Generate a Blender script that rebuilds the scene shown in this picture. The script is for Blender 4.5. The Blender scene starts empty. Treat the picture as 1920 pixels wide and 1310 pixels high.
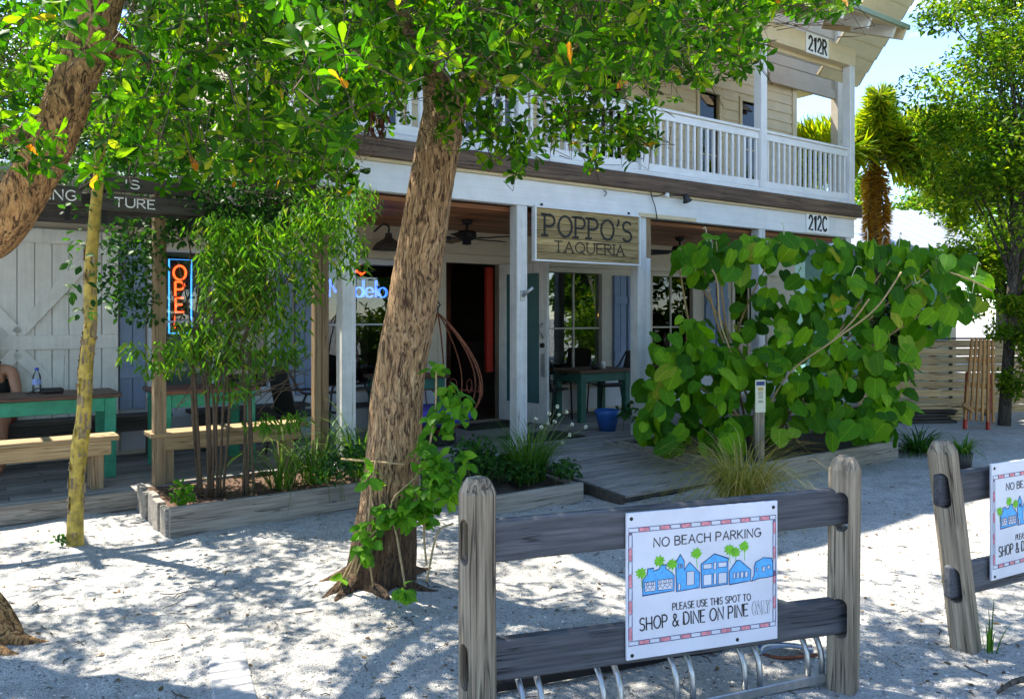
import bpy, bmesh, math, random
import numpy as np
from mathutils import Vector, Matrix, noise as mnoise

random.seed(7)
RNG = np.random.default_rng(11)
R = math.radians
scene = bpy.context.scene
col = scene.collection

# ------------------------------------------------------------------ camera
F_PX, EYE, HZ = 1500.0, 1.6, 590.0          # focal length in photo pixels, eye height, horizon row
cam_d = bpy.data.cameras.new('camera')
cam_d.sensor_width = 36.0
cam_d.lens = 36.0 * F_PX / 1920.0
cam_d.shift_y = -(655.0 - HZ) / 1920.0
cam_d.clip_start = 0.05
cam_d.clip_end = 2000
cam = bpy.data.objects.new('camera', cam_d)
cam.location = (0, 0, EYE)
cam.rotation_euler = (R(90), 0, 0)
col.objects.link(cam)
scene.camera = cam

# ------------------------------------------------------------------ light
SUN_EL = R(62)
SUN_H = Vector((-0.85, 0.53)).normalized()
SUN = Vector((SUN_H.x * math.cos(SUN_EL), SUN_H.y * math.cos(SUN_EL), math.sin(SUN_EL)))
world = bpy.data.worlds.new('World')
scene.world = world
world.use_nodes = True
wn = world.node_tree
bg = wn.nodes['Background']
sky = wn.nodes.new('ShaderNodeTexSky')
sky.sky_type = 'NISHITA'
sky.sun_disc = False
sky.sun_elevation = SUN_EL
sky.sun_rotation = math.atan2(SUN.x, SUN.y)
sky.air_density = 0.85
sky.dust_density = 0.05
sky.ozone_density = 3.0
wtc = wn.nodes.new('ShaderNodeTexCoord')
wmp = wn.nodes.new('ShaderNodeMapping'); wmp.inputs['Scale'].default_value = (1.6, 1.6, 5.0)
wnz = wn.nodes.new('ShaderNodeTexNoise'); wnz.inputs['Scale'].default_value = 1.7; wnz.inputs['Detail'].default_value = 7
wrp = wn.nodes.new('ShaderNodeValToRGB')
wrp.color_ramp.elements[0].position = 0.60; wrp.color_ramp.elements[1].position = 0.86
wmx = wn.nodes.new('ShaderNodeMix'); wmx.data_type = 'RGBA'
wn.links.new(wtc.outputs['Generated'], wmp.inputs['Vector'])
wn.links.new(wmp.outputs['Vector'], wnz.inputs['Vector'])
wn.links.new(wnz.outputs['Fac'], wrp.inputs['Fac'])
wn.links.new(wrp.outputs['Color'], wmx.inputs[0])
wn.links.new(sky.outputs['Color'], wmx.inputs[6])
wmx.inputs[7].default_value = (9.0, 9.2, 9.6, 1)
wn.links.new(wmx.outputs[2], bg.inputs['Color'])
bg.inputs['Strength'].default_value = 0.145

sun_d = bpy.data.lights.new('sun', 'SUN')
sun_d.energy = 4.2
sun_d.angle = R(0.55)
sun_d.color = (1.0, 0.93, 0.80)
sun_o = bpy.data.objects.new('sun', sun_d)
sun_o.rotation_euler = SUN.to_track_quat('Z', 'Y').to_euler()
sun_o.location = SUN * 40
col.objects.link(sun_o)

scene.view_settings.view_transform = 'Standard'
scene.view_settings.look = 'None'
scene.view_settings.gamma = 1.0
scene.view_settings.use_curve_mapping = False
scene.view_settings.exposure = 1.8
scene.render.engine = 'CYCLES'
scene.cycles.max_bounces = 5
scene.cycles.diffuse_bounces = 3
scene.cycles.glossy_bounces = 2
scene.cycles.transmission_bounces = 4
scene.cycles.transparent_max_bounces = 10

# ------------------------------------------------------------------ frames
P0 = Vector((-1.375, 7.5))                   # left end of the porch beam line
ANG = math.atan2(0.5817, 0.8137)
CU, SU = math.cos(ANG), math.sin(ANG)
def W(s, d, h=0.0):                          # along the front, away from the street, height
    return Vector((P0.x + CU * s - SU * d, P0.y + SU * s + CU * d, h))
def at(x, y, Y):
    return Vector(((x - 960) / F_PX * Y, Y, EYE - (y - HZ) / F_PX * Y))
def gp(x, y, h=0.0):
    return at(x, y, (EYE - h) * F_PX / (y - HZ))
def proj(p):
    return (960 + F_PX * p[0] / p[1], HZ - F_PX * (p[2] - EYE) / p[1])

# ------------------------------------------------------------------ mesh helpers
_cb = {}
def _cbox_topology():
    if 'f' in _cb: return _cb['f']
    sg = [(a, b, c) for a in (-1, 1) for b in (-1, 1) for c in (-1, 1)]
    idx = {(s, ax): i * 3 + ax for i, s in enumerate(sg) for ax in range(3)}
    def pos(s, ax):
        return Vector([s[k] * (1.0 if k == ax else 0.8) for k in range(3)])
    fs = []
    def addf(keys):
        ps = [pos(*k) for k in keys]
        n = (ps[1] - ps[0]).cross(ps[2] - ps[0])
        c = sum(ps, Vector()) / len(ps)
        if n.dot(c) < 0: keys = keys[::-1]
        fs.append([idx[k] for k in keys])
    for ax in range(3):
        o = [k for k in range(3) if k != ax]
        for sgn in (-1, 1):
            ring = []
            for a, b in ((-1, -1), (1, -1), (1, 1), (-1, 1)):
                s = [0, 0, 0]; s[ax] = sgn; s[o[0]] = a; s[o[1]] = b
                ring.append((tuple(s), ax))
            addf(ring)
        for a in (-1, 1):
            for b in (-1, 1):
                s1 = [0, 0, 0]; s1[ax] = -1; s1[o[0]] = a; s1[o[1]] = b
                s2 = list(s1); s2[ax] = 1
                s1, s2 = tuple(s1), tuple(s2)
                addf([(s1, o[0]), (s1, o[1]), (s2, o[1]), (s2, o[0])])
    for s in sg: addf([(s, 0), (s, 1), (s, 2)])
    _cb['f'] = fs; _cb['sg'] = sg
    return fs

class MB:
    def __init__(self): self.v = []; self.f = []
    def add(self, vs, fs):
        o = len(self.v); self.v += [tuple(p) for p in vs]; self.f += [[i + o for i in f] for f in fs]; return self
    def box(self, x0, x1, y0, y1, z0, z1, ch=0.0, M=None):
        c = ((x0 + x1) / 2, (y0 + y1) / 2, (z0 + z1) / 2); h = (abs(x1 - x0) / 2, abs(y1 - y0) / 2, abs(z1 - z0) / 2)
        if ch > 0:
            ch = min(ch, 0.45 * min(h)); fs = _cbox_topology(); vs = []
            for s in _cb['sg']:
                for ax in range(3):
                    vs.append(Vector([c[k] + s[k] * (h[k] if k == ax else h[k] - ch) for k in range(3)]))
        else:
            vs = [Vector((c[0] + a * h[0], c[1] + b * h[1], c[2] + d * h[2])) for d in (-1, 1) for b in (-1, 1) for a in (-1, 1)]
            fs = [[0, 2, 3, 1], [4, 5, 7, 6], [0, 1, 5, 4], [2, 6, 7, 3], [0, 4, 6, 2], [1, 3, 7, 5]]
        if M is not None: vs = [M @ v for v in vs]
        return self.add(vs, fs)
    def bar(self, p0, p1, w, h, up=(0, 0, 1), ch=0.0):
        p0, p1 = Vector(p0), Vector(p1); y = (p1 - p0); L = y.length; y.normalize()
        x = y.cross(Vector(up)); x = x.normalized() if x.length > 1e-5 else Vector((1, 0, 0))
        z = x.cross(y)
        M = Matrix((x, y, z)).transposed().to_4x4(); M.translation = p0
        return self.box(-w / 2, w / 2, 0, L, -h / 2, h / 2, ch, M)
    def tube(self, pts, rad, n=8, caps=True):
        pts = [Vector(p) for p in pts]
        if not hasattr(rad, '__len__'): rad = [rad] * len(pts)
        ref = None; vs = []; fs = []
        for i, p in enumerate(pts):
            t = (pts[min(i + 1, len(pts) - 1)] - pts[max(i - 1, 0)])
            t = t.normalized() if t.length > 1e-9 else Vector((0, 0, 1))
            if ref is None:
                ref = Vector((1, 0, 0)) if abs(t.x) < 0.8 else Vector((0, 1, 0))
            x = (ref - t * ref.dot(t)).normalized(); ref = x; y = t.cross(x)
            for k in range(n):
                a = 2 * math.pi * k / n
                vs.append(p + (x * math.cos(a) + y * math.sin(a)) * rad[i])
        for i in range(len(pts) - 1):
            for k in range(n):
                a, b = i * n + k, i * n + (k + 1) % n
                fs.append([a, b, b + n, a + n])
        if caps and n > 2:
            fs.append(list(range(n))[::-1]); fs.append([(len(pts) - 1) * n + k for k in range(n)])
        return self.add(vs, fs)
    def lathe(self, prof, n=16, c=(0, 0, 0), M=None):
        vs = []; fs = []
        for r, z in prof:
            for k in range(n):
                a = 2 * math.pi * k / n
                v = Vector((c[0] + r * math.cos(a), c[1] + r * math.sin(a), c[2] + z))
                vs.append(M @ v if M is not None else v)
        for i in range(len(prof) - 1):
            for k in range(n):
                a, b = i * n + k, i * n + (k + 1) % n
                fs.append([a, b, b + n, a + n])
        return self.add(vs, fs)
    def prism(self, poly, z0, z1, M=None):
        n = len(poly)
        vs = [Vector((x, y, z0)) for x, y in poly] + [Vector((x, y, z1)) for x, y in poly]
        if M is not None: vs = [M @ v for v in vs]
        fs = [list(range(n))[::-1], [n + k for k in range(n)]] + [[k, (k + 1) % n, n + (k + 1) % n, n + k] for k in range(n)]
        return self.add(vs, fs)
    def ribbon(self, pts, w, z0, z1, M=None, closed=False):
        P = [Vector((p[0], p[1])) for p in pts]; n = len(P); L = []; Rr = []
        for i in range(n):
            a = P[i - 1] if (i > 0 or closed) else P[i]; b = P[(i + 1) % n] if (i < n - 1 or closed) else P[i]
            t = b - a
            t = t.normalized() if t.length > 1e-9 else Vector((1, 0))
            nn = Vector((-t.y, t.x))
            ext = Vector((0, 0))
            if not closed and i == 0: ext = -t * w * 0.35
            if not closed and i == n - 1: ext = t * w * 0.35
            k = 1.0
            if (0 < i < n - 1) or closed:
                t1 = (P[i] - P[i - 1]).normalized(); k = 1.0 / max(0.55, nn.dot(Vector((-t1.y, t1.x))))
            L.append(P[i] + nn * w / 2 * k + ext); Rr.append(P[i] - nn * w / 2 * k + ext)
        vs = [Vector((p.x, p.y, z)) for z in (z0, z1) for p in L + Rr]
        if M is not None: vs = [M @ v for v in vs]
        fs = []; rng = range(n if closed else n - 1); T = 2 * n
        for i in rng:
            j = (i + 1) % n
            fs += [[T + i, T + n + i, T + n + j, T + j], [i, j, T + j, T + i], [n + i, T + n + i, T + n + j, n + j]]
        if not closed: fs += [[0, T, T + n, n], [n - 1, 2 * n - 1, T + 2 * n - 1, T + n - 1]]
        return self.add(vs, fs)
    def mesh(self, name, mat=None, smooth=False, recalc=True):
        me = bpy.data.meshes.new(name); me.from_pydata(self.v, [], self.f)
        if recalc:
            bm = bmesh.new(); bm.from_mesh(me); bmesh.ops.recalc_face_normals(bm, faces=bm.faces); bm.to_mesh(me); bm.free()
        if mat: me.materials.append(mat)
        if smooth: me.polygons.foreach_set('use_smooth', [True] * len(me.polygons))
        me.update(); return me
    def build(self, name, mat, parent=None, loc=None, rot=None, smooth=False):
        return link(name, self.mesh(name, mat, smooth), parent, loc, rot)

def link(name, me, parent=None, loc=None, rot=None):
    o = bpy.data.objects.new(name, me); col.objects.link(o)
    if parent is not None: o.parent = parent
    if loc is not None: o.location = loc
    if rot is not None: o.rotation_euler = rot if hasattr(rot, '__len__') else (0, 0, rot)
    return o
def thing(name, label, cat, loc=(0, 0, 0), rz=0.0, group=None):
    o = link(name, None, None, loc, (0, 0, rz)); tag(o, label, cat, group); o.empty_display_size = 0.1
    return o
def tag(o, label=None, cat=None, group=None, kind=None):
    if label: o['label'] = label
    if cat: o['category'] = cat
    if group: o['group'] = group
    if kind: o['kind'] = kind
    return o
def copy_tree(o, parent=None):
    c = o.copy(); col.objects.link(c)
    if parent is not None: c.parent = parent
    for ch in o.children: copy_tree(ch, c)
    return c
def np_mesh(name, V, Fc, mat, uv=None, smooth=True):
    me = bpy.data.meshes.new(name); V = np.asarray(V, np.float32); Fc = np.asarray(Fc, np.int32); k = Fc.shape[1]
    me.vertices.add(len(V)); me.vertices.foreach_set('co', V.ravel())
    me.loops.add(Fc.size); me.loops.foreach_set('vertex_index', Fc.ravel())
    me.polygons.add(len(Fc)); me.polygons.foreach_set('loop_start', np.arange(0, Fc.size, k, dtype=np.int32))
    if uv is not None:
        l = me.uv_layers.new(name='UVMap'); l.data.foreach_set('uv', np.asarray(uv, np.float32).ravel())
    if smooth: me.polygons.foreach_set('use_smooth', np.ones(len(Fc), bool))
    me.update(calc_edges=True)
    if mat: me.materials.append(mat)
    return me
def catmull(pts, n=6):
    P = [Vector(p) for p in pts]; P = [P[0] * 2 - P[1]] + P + [P[-1] * 2 - P[-2]]; out = []
    for i in range(1, len(P) - 2):
        for k in range(n):
            t = k / n; a, b, c, d = P[i - 1:i + 3]
            out.append(0.5 * ((2 * b) + (c - a) * t + (2 * a - 5 * b + 4 * c - d) * t * t + (3 * b - a - 3 * c + d) * t ** 3))
    out.append(P[-2]); return out
def lerp_list(vals, n):
    xs = np.linspace(0, 1, len(vals)); return list(np.interp(np.linspace(0, 1, n), xs, vals))

# ------------------------------------------------------------------ materials
def nd(nt, typ, **kw):
    n = nt.nodes.new(typ)
    for k, v in kw.items():
        if k in n.inputs: n.inputs[k].default_value = v
        else: setattr(n, k, v)
    return n
def ramp(nt, fac, stops, interp='LINEAR'):
    n = nt.nodes.new('ShaderNodeValToRGB'); cr = n.color_ramp; cr.interpolation = interp
    while len(cr.elements) < len(stops): cr.elements.new(0.5)
    for e, (p, c) in zip(cr.elements, stops):
        e.position = p; e.color = (c[0], c[1], c[2], 1) if hasattr(c, '__len__') else (c, c, c, 1)
    nt.links.new(fac, n.inputs['Fac']); return n.outputs['Color']
def mixc(nt, fac, a, b, mode='MIX'):
    n = nt.nodes.new('ShaderNodeMix'); n.data_type = 'RGBA'; n.blend_type = mode
    for sock, val in ((n.inputs[0], fac), (n.inputs[6], a), (n.inputs[7], b)):
        if hasattr(val, 'is_linked') or isinstance(val, bpy.types.NodeSocket): nt.links.new(val, sock)
        elif hasattr(val, '__len__'): sock.default_value = (val[0], val[1], val[2], 1)
        else: sock.default_value = val
    return n.outputs[2]
def math_n(nt, op, a, b=0.0, c=None, clamp=False):
    n = nt.nodes.new('ShaderNodeMath'); n.operation = op; n.use_clamp = clamp
    for i, v in enumerate((a, b, c)):
        if v is None: continue
        if isinstance(v, bpy.types.NodeSocket): nt.links.new(v, n.inputs[i])
        else: n.inputs[i].default_value = v
    return n.outputs[0]
def newmat(name):
    m = bpy.data.materials.new(name); m.use_nodes = True; nt = m.node_tree
    return m, nt, nt.nodes['Principled BSDF']
def rnd(nt):
    oi = nt.nodes.new('ShaderNodeObjectInfo'); ge = nt.nodes.new('ShaderNodeNewGeometry')
    return math_n(nt, 'FRACT', math_n(nt, 'ADD', oi.outputs['Random'], ge.outputs['Random Per Island']))
def objvec(nt, scale, shift=True):
    tc = nt.nodes.new('ShaderNodeTexCoord'); mp = nt.nodes.new('ShaderNodeMapping')
    mp.inputs['Scale'].default_value = scale if hasattr(scale, '__len__') else (scale,) * 3
    nt.links.new(tc.outputs['Object'], mp.inputs['Vector'])
    if shift:
        r = math_n(nt, 'MULTIPLY', rnd(nt), 37.0)
        cb = nt.nodes.new('ShaderNodeCombineXYZ'); nt.links.new(r, cb.inputs[0]); nt.links.new(r, cb.inputs[1]); nt.links.new(r, cb.inputs[2])
        nt.links.new(cb.outputs[0], mp.inputs['Location'])
    return mp.outputs['Vector']
def noise_n(nt, vec, scale, detail=5, rough=0.6, dist=0.0):
    n = nd(nt, 'ShaderNodeTexNoise', Scale=scale, Detail=detail, Roughness=rough, Distortion=dist)
    nt.links.new(vec, n.inputs['Vector']); return n.outputs['Fac']
def bump(nt, bsdf, h, strength=0.3, dist=0.01):
    b = nd(nt, 'ShaderNodeBump', Strength=strength, Distance=dist)
    nt.links.new(h, b.inputs['Height']); nt.links.new(b.outputs['Normal'], bsdf.inputs['Normal']); return b

def m_wood(name, dark, mid, light, axis=0, rough=0.8, var=0.35, grain=1.0, strength=0.5, cracks=True):
    m, nt, b = newmat(name)
    sc = [18.0 * grain] * 3; sc[axis] = 1.1 * grain
    v = objvec(nt, sc); g = noise_n(nt, v, 1.0, 7, 0.68, 0.6)
    sc2 = [90.0 * grain] * 3; sc2[axis] = 2.5 * grain
    v2 = objvec(nt, sc2); g2 = noise_n(nt, v2, 1.0, 3, 0.5)
    c = ramp(nt, g, [(0.30, dark), (0.5, mid), (0.72, light)])
    c = mixc(nt, 0.35, c, ramp(nt, g2, [(0.3, dark), (0.7, light)]), 'MIX')
    rv = math_n(nt, 'MULTIPLY_ADD', rnd(nt), var, 1.0 - var * 0.5)
    cb = nt.nodes.new('ShaderNodeCombineXYZ')
    for i in range(3): nt.links.new(rv, cb.inputs[i])
    c = mixc(nt, 1.0, c, cb.outputs[0], 'MULTIPLY')
    h = math_n(nt, 'ADD', g, math_n(nt, 'MULTIPLY', g2, 0.5))
    if cracks:
        sc3 = [26.0 * grain] * 3; sc3[axis] = 0.9 * grain
        v3 = objvec(nt, sc3); k = noise_n(nt, v3, 1.3, 2, 0.5, 0.3)
        kk = ramp(nt, k, [(0.475, 1.0), (0.5, 0.0), (0.525, 1.0)])
        sel = ramp(nt, noise_n(nt, objvec(nt, 3.0), 1.0, 2), [(0.42, 1.0), (0.55, 0.0)])
        kk = mixc(nt, 1.0, kk, sel, 'LIGHTEN')
        c = mixc(nt, 1.0, c, mixc(nt, 0.75, (1, 1, 1), kk, 'MIX'), 'MULTIPLY')
        h = math_n(nt, 'ADD', h, kk)
    nt.links.new(c, b.inputs['Base Color']); b.inputs['Roughness'].default_value = rough
    bump(nt, b, h, strength, 0.006)
    return m
def m_paint(name, c, rough=0.55, wear=0.15, chip=None, scale=6.0, axis=None, streak=0.12):
    m, nt, b = newmat(name)
    v = objvec(nt, scale); n1 = noise_n(nt, v, 1.0, 6, 0.65)
    d = [x * (1 - wear * 1.6) for x in c]; l = [min(1, x * (1 + wear * 0.4)) for x in c]
    cc = ramp(nt, n1, [(0.25, d), (0.6, c), (0.8, l)])
    sc = [40.0, 40.0, 40.0]
    if axis is not None: sc[axis] = 1.5
    n2 = noise_n(nt, objvec(nt, sc), 1.0, 4, 0.6)
    cc = mixc(nt, streak, cc, ramp(nt, n2, [(0.3, [x * 0.45 for x in c]), (0.7, l)]))
    if chip is not None:
        n3 = noise_n(nt, objvec(nt, [x * 0.5 for x in sc]), 1.0, 6, 0.7)
        cc = mixc(nt, ramp(nt, n3, [(0.64, 0.0), (0.67, 1.0)]), cc, chip)
    nt.links.new(cc, b.inputs['Base Color']); b.inputs['Roughness'].default_value = rough
    bump(nt, b, math_n(nt, 'ADD', n2, n1), 0.18, 0.004)
    return m
def m_plain(name, c, rough=0.5, metal=0.0, wear=0.15, scale=20.0):
    m, nt, b = newmat(name)
    n1 = noise_n(nt, objvec(nt, scale), 1.0, 5, 0.6)
    nt.links.new(ramp(nt, n1, [(0.3, [x * (1 - wear) for x in c]), (0.7, [min(1, x * (1 + wear)) for x in c])]), b.inputs['Base Color'])
    b.inputs['Roughness'].default_value = rough; b.inputs['Metallic'].default_value = metal
    bump(nt, b, n1, 0.1, 0.002)
    return m
def m_emit(name, c, s):
    m, nt, b = newmat(name)
    b.inputs['Base Color'].default_value = (c[0] * 0.5, c[1] * 0.5, c[2] * 0.5, 1)
    b.inputs['Emission Color'].default_value = (c[0], c[1], c[2], 1); b.inputs['Emission Strength'].default_value = s
    return m
def m_glass(name, tint=(0.75, 0.8, 0.78), dark=0.0):
    m, nt, b = newmat(name)
    tr = nd(nt, 'ShaderNodeBsdfTransparent'); tr.inputs['Color'].default_value = (tint[0], tint[1], tint[2], 1)
    gl = nd(nt, 'ShaderNodeBsdfGlossy', Roughness=0.01)
    gl.inputs['Color'].default_value = (0.95, 0.97, 1, 1)
    fr = nd(nt, 'ShaderNodeFresnel', IOR=1.5)
    nz = noise_n(nt, objvec(nt, 1.3), 1.0, 2)
    bp = nd(nt, 'ShaderNodeBump', Strength=0.02, Distance=0.05); nt.links.new(nz, bp.inputs['Height']); nt.links.new(bp.outputs[0], gl.inputs['Normal'])
    mx = nd(nt, 'ShaderNodeMixShader'); nt.links.new(fr.outputs[0], mx.inputs[0]); nt.links.new(tr.outputs[0], mx.inputs[1]); nt.links.new(gl.outputs[0], mx.inputs[2])
    nt.links.new(mx.outputs[0], nt.nodes['Material Output'].inputs['Surface'])
    return m
def m_leaf(name, stops, trans=0.45, tcol=1.5, rough=0.5, vein=0.25, warm=(1.05, 1.2, 0.3), spots=0.0):
    m, nt, b = newmat(name)
    c = ramp(nt, rnd(nt), stops)
    nv = noise_n(nt, objvec(nt, 14.0), 1.0, 3)
    c = mixc(nt, 0.3, c, mixc(nt, 1.0, c, ramp(nt, nv, [(0.3, 0.45), (0.7, 1.35)]), 'MULTIPLY'))
    if vein:
        uv = nd(nt, 'ShaderNodeUVMap'); sp = nd(nt, 'ShaderNodeSeparateXYZ'); nt.links.new(uv.outputs[0], sp.inputs[0])
        ax = math_n(nt, 'ABSOLUTE', sp.outputs[0])
        mid = ramp(nt, ax, [(0.012, 1.0), (0.03, 0.0)])
        sv = math_n(nt, 'SINE', math_n(nt, 'MULTIPLY', math_n(nt, 'SUBTRACT', sp.outputs[1], math_n(nt, 'MULTIPLY', ax, 0.9)), 44.0))
        sv = ramp(nt, sv, [(0.90, 0.0), (0.99, 0.5)])
        vv = mixc(nt, 1.0, mid, sv, 'LIGHTEN')
        c = mixc(nt, math_n(nt, 'MULTIPLY', vv, vein), c, mixc(nt, 1.0, c, (2.6, 2.2, 2.0), 'MULTIPLY'))
    if spots:
        s1 = ramp(nt, noise_n(nt, objvec(nt, 5.0), 1.0, 5, 0.7), [(0.63, 0.0), (0.70, 1.0)]); sel = ramp(nt, math_n(nt, 'FRACT', math_n(nt, 'MULTIPLY', rnd(nt), 7.3)), [(0.55, 0.0), (0.6, 1.0)])
        c = mixc(nt, math_n(nt, 'MULTIPLY', math_n(nt, 'MULTIPLY', s1, sel), spots), c, (0.22, 0.16, 0.02))
    nt.links.new(c, b.inputs['Base Color']); b.inputs['Roughness'].default_value = rough
    b.inputs['Specular IOR Level'].default_value = 0.16
    tl = nd(nt, 'ShaderNodeBsdfTranslucent')
    nt.links.new(mixc(nt, 1.0, c, [tcol * w for w in warm], 'MULTIPLY'), tl.inputs['Color'])
    mx = nd(nt, 'ShaderNodeMixShader'); mx.inputs[0].default_value = trans
    nt.links.new(b.outputs[0], mx.inputs[1]); nt.links.new(tl.outputs[0], mx.inputs[2])
    nt.links.new(mx.outputs[0], nt.nodes['Material Output'].inputs['Surface'])
    return m
def m_bark(name, dark, mid, light, sc=(13, 13, 3.2), strength=1.0, foot=None):
    m, nt, b = newmat(name)
    tc = nd(nt, 'ShaderNodeTexCoord')
    nz = nd(nt, 'ShaderNodeTexNoise', Scale=3.0, Detail=4); nt.links.new(tc.outputs['Object'], nz.inputs['Vector'])
    wr = mixc(nt, 0.12, tc.outputs['Object'], nz.outputs['Color'], 'ADD')
    mp = nd(nt, 'ShaderNodeMapping', Scale=sc); nt.links.new(wr, mp.inputs['Vector'])
    n1 = noise_n(nt, mp.outputs[0], 2.2, 8, 0.72, 0.7)
    k1 = noise_n(nt, mp.outputs[0], 3.1, 3, 0.6, 1.0)
    crack = ramp(nt, k1, [(0.37, 0.0), (0.46, 0.75), (0.6, 1.0)])
    n2 = noise_n(nt, tc.outputs['Object'], 1.6, 3)
    n2c = ramp(nt, n2, [(0.46, 0.0), (0.66, 1.0)])
    base = ramp(nt, n1, [(0.28, dark), (0.5, mid), (0.7, light)])
    base = mixc(nt, math_n(nt, 'MULTIPLY', n2c, 0.45), base, [x * 0.5 for x in mid])
    c = mixc(nt, crack, [x * 0.5 for x in dark], base)
    if foot:                                  # old blackened bark round the foot of the stem
        sp = nd(nt, 'ShaderNodeSeparateXYZ'); nt.links.new(tc.outputs['Object'], sp.inputs[0])
        fz = math_n(nt, 'ADD', sp.outputs[2], math_n(nt, 'MULTIPLY', math_n(nt, 'SUBTRACT', n1, 0.5), 0.9))
        c = mixc(nt, ramp(nt, fz, [(foot * 0.7, 1.0), (foot * 1.15, 0.0)]), c, mixc(nt, 1.0, c, (0.26, 0.24, 0.22), 'MULTIPLY'))
    nt.links.new(c, b.inputs['Base Color']); b.inputs['Roughness'].default_value = 0.9
    bump(nt, b, math_n(nt, 'ADD', math_n(nt, 'MULTIPLY', crack, 1.0), math_n(nt, 'MULTIPLY', n1, 0.7)), strength, 0.02)
    return m

M = {}
M['white'] = m_paint('white_paint', (0.74, 0.74, 0.73), 0.5, 0.10, (0.45, 0.42, 0.36), 5.0, 2, 0.15)
M['white_h'] = m_paint('white_paint_board', (0.76, 0.76, 0.75), 0.5, 0.12, None, 3.0, 0, 0.17)
M['white_worn'] = m_paint('worn_white_paint', (0.68, 0.68, 0.66), 0.65, 0.18, (0.30, 0.27, 0.22), 6.0, 2, 0.3)
M['cream'] = m_paint('cream_paint', (0.68, 0.55, 0.34), 0.6, 0.10, None, 4.0, 0, 0.12)
M['beige'] = m_paint('beige_paint', (0.60, 0.53, 0.42), 0.6, 0.10, None, 4.0, 0, 0.12)
M['tan'] = m_paint('shade_tan_paint', (0.40, 0.32, 0.22), 0.6, 0.10, None, 4.0, 0, 0.12)  # gable siding colour, darkened to stand in for the shade on it
M['greywhite'] = m_paint('greywhite_siding', (0.58, 0.60, 0.64), 0.6, 0.10, None, 4.0, 0, 0.12)
M['blue_sh'] = m_paint('blue_grey_shutter', (0.20, 0.27, 0.40), 0.55, 0.12, None, 5.0, 2, 0.2)
M['barn'] = m_paint('barn_door_white', (0.70, 0.69, 0.65), 0.65, 0.12, (0.22, 0.19, 0.16), 7.0, 2, 0.22)
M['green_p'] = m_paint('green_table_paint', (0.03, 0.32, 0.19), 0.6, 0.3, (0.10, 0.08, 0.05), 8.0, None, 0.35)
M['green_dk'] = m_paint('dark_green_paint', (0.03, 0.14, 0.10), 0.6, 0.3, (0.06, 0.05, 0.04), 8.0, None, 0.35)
M['red_p'] = m_paint('red_paint', (0.45, 0.03, 0.015), 0.5, 0.1)
M['teal'] = m_paint('teal_siding_paint', (0.16, 0.36, 0.34), 0.6, 0.12, None, 4.0, 0, 0.15)
M['ceil'] = m_wood('ceiling_boards', (0.08, 0.025, 0.010), (0.30, 0.105, 0.036), (0.50, 0.21, 0.075), 0, 0.5, 0.9, 1.0, 0.25, False)
M['deckbeam'] = m_wood('stained_beam', (0.04, 0.022, 0.014), (0.11, 0.065, 0.04), (0.24, 0.16, 0.10), 0, 0.8, 0.3, 0.8)
M['deck'] = m_wood('weathered_deck', (0.10, 0.09, 0.08), (0.25, 0.23, 0.21), (0.42, 0.39, 0.36), 0, 0.85, 0.5)
M['grey_t'] = m_wood('weathered_timber', (0.10, 0.085, 0.07), (0.26, 0.23, 0.19), (0.42, 0.39, 0.34), 0, 0.88, 0.3)
M['grey_z'] = m_wood('weathered_post_timber', (0.05, 0.034, 0.02), (0.23, 0.18, 0.125), (0.47, 0.40, 0.30), 2, 0.88, 0.25, 0.8, 1.0)
M['rail'] = m_wood('weathered_rail_timber', (0.025, 0.026, 0.031), (0.065, 0.068, 0.080), (0.14, 0.145, 0.16), 0, 0.85, 0.25, 1.0, 0.8)
M['pine'] = m_wood('treated_pine', (0.16, 0.095, 0.04), (0.34, 0.22, 0.10), (0.50, 0.36, 0.19), 0, 0.8, 0.3)
M['pine_z'] = m_wood('treated_pine_post', (0.16, 0.095, 0.04), (0.32, 0.21, 0.11), (0.46, 0.34, 0.2), 2, 0.8, 0.3)
M['top'] = m_wood('dark_table_top', (0.03, 0.014, 0.008), (0.10, 0.04, 0.02), (0.19, 0.08, 0.04), 0, 0.45, 0.4)
M['dark_w'] = m_wood('dark_old_wood', (0.02, 0.018, 0.015), (0.05, 0.042, 0.035), (0.10, 0.085, 0.07), 0, 0.8, 0.4)
M['pallet'] = m_wood('pale_pallet_wood', (0.40, 0.25, 0.11), (0.62, 0.43, 0.22), (0.75, 0.57, 0.33), 0, 0.8, 0.35)
M['orange_w'] = m_wood('varnished_slat_wood', (0.18, 0.07, 0.015), (0.36, 0.16, 0.035), (0.5, 0.26, 0.07), 2, 0.5, 0.3)
M['sign_w'] = m_wood('weathered_sign_plank', (0.12, 0.08, 0.03), (0.38, 0.27, 0.105), (0.54, 0.40, 0.18), 0, 0.8, 0.6, 0.9, 0.5)
M['black'] = m_plain('black_metal', (0.012, 0.012, 0.013), 0.45, 0.3)
M['blackp'] = m_plain('black_plastic', (0.01, 0.01, 0.011), 0.5)
M['ink'] = m_plain('black_ink', (0.012, 0.011, 0.010), 0.7)
M['steel'] = m_plain('galvanised_steel', (0.42, 0.43, 0.44), 0.38, 0.9, 0.2, 40)
M['rust'] = m_plain('rusty_wire', (0.26, 0.085, 0.04), 0.65, 0.3, 0.5, 30)
M['glass'] = m_glass('window_glass')
M['glass_reflection'] = m_plain('door_glass_reflection', (0.05, 0.13, 0.14), 0.08, 0, 0.1, 3)  # opaque pane, teal reflection painted into its base colour
M['glass_dk'] = m_glass('dark_window_glass', (0.25, 0.27, 0.27))
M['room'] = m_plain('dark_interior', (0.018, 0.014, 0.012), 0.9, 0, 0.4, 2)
M['room_br'] = m_plain('interior_brick', (0.10, 0.05, 0.035), 0.9, 0, 0.4, 8)
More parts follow.
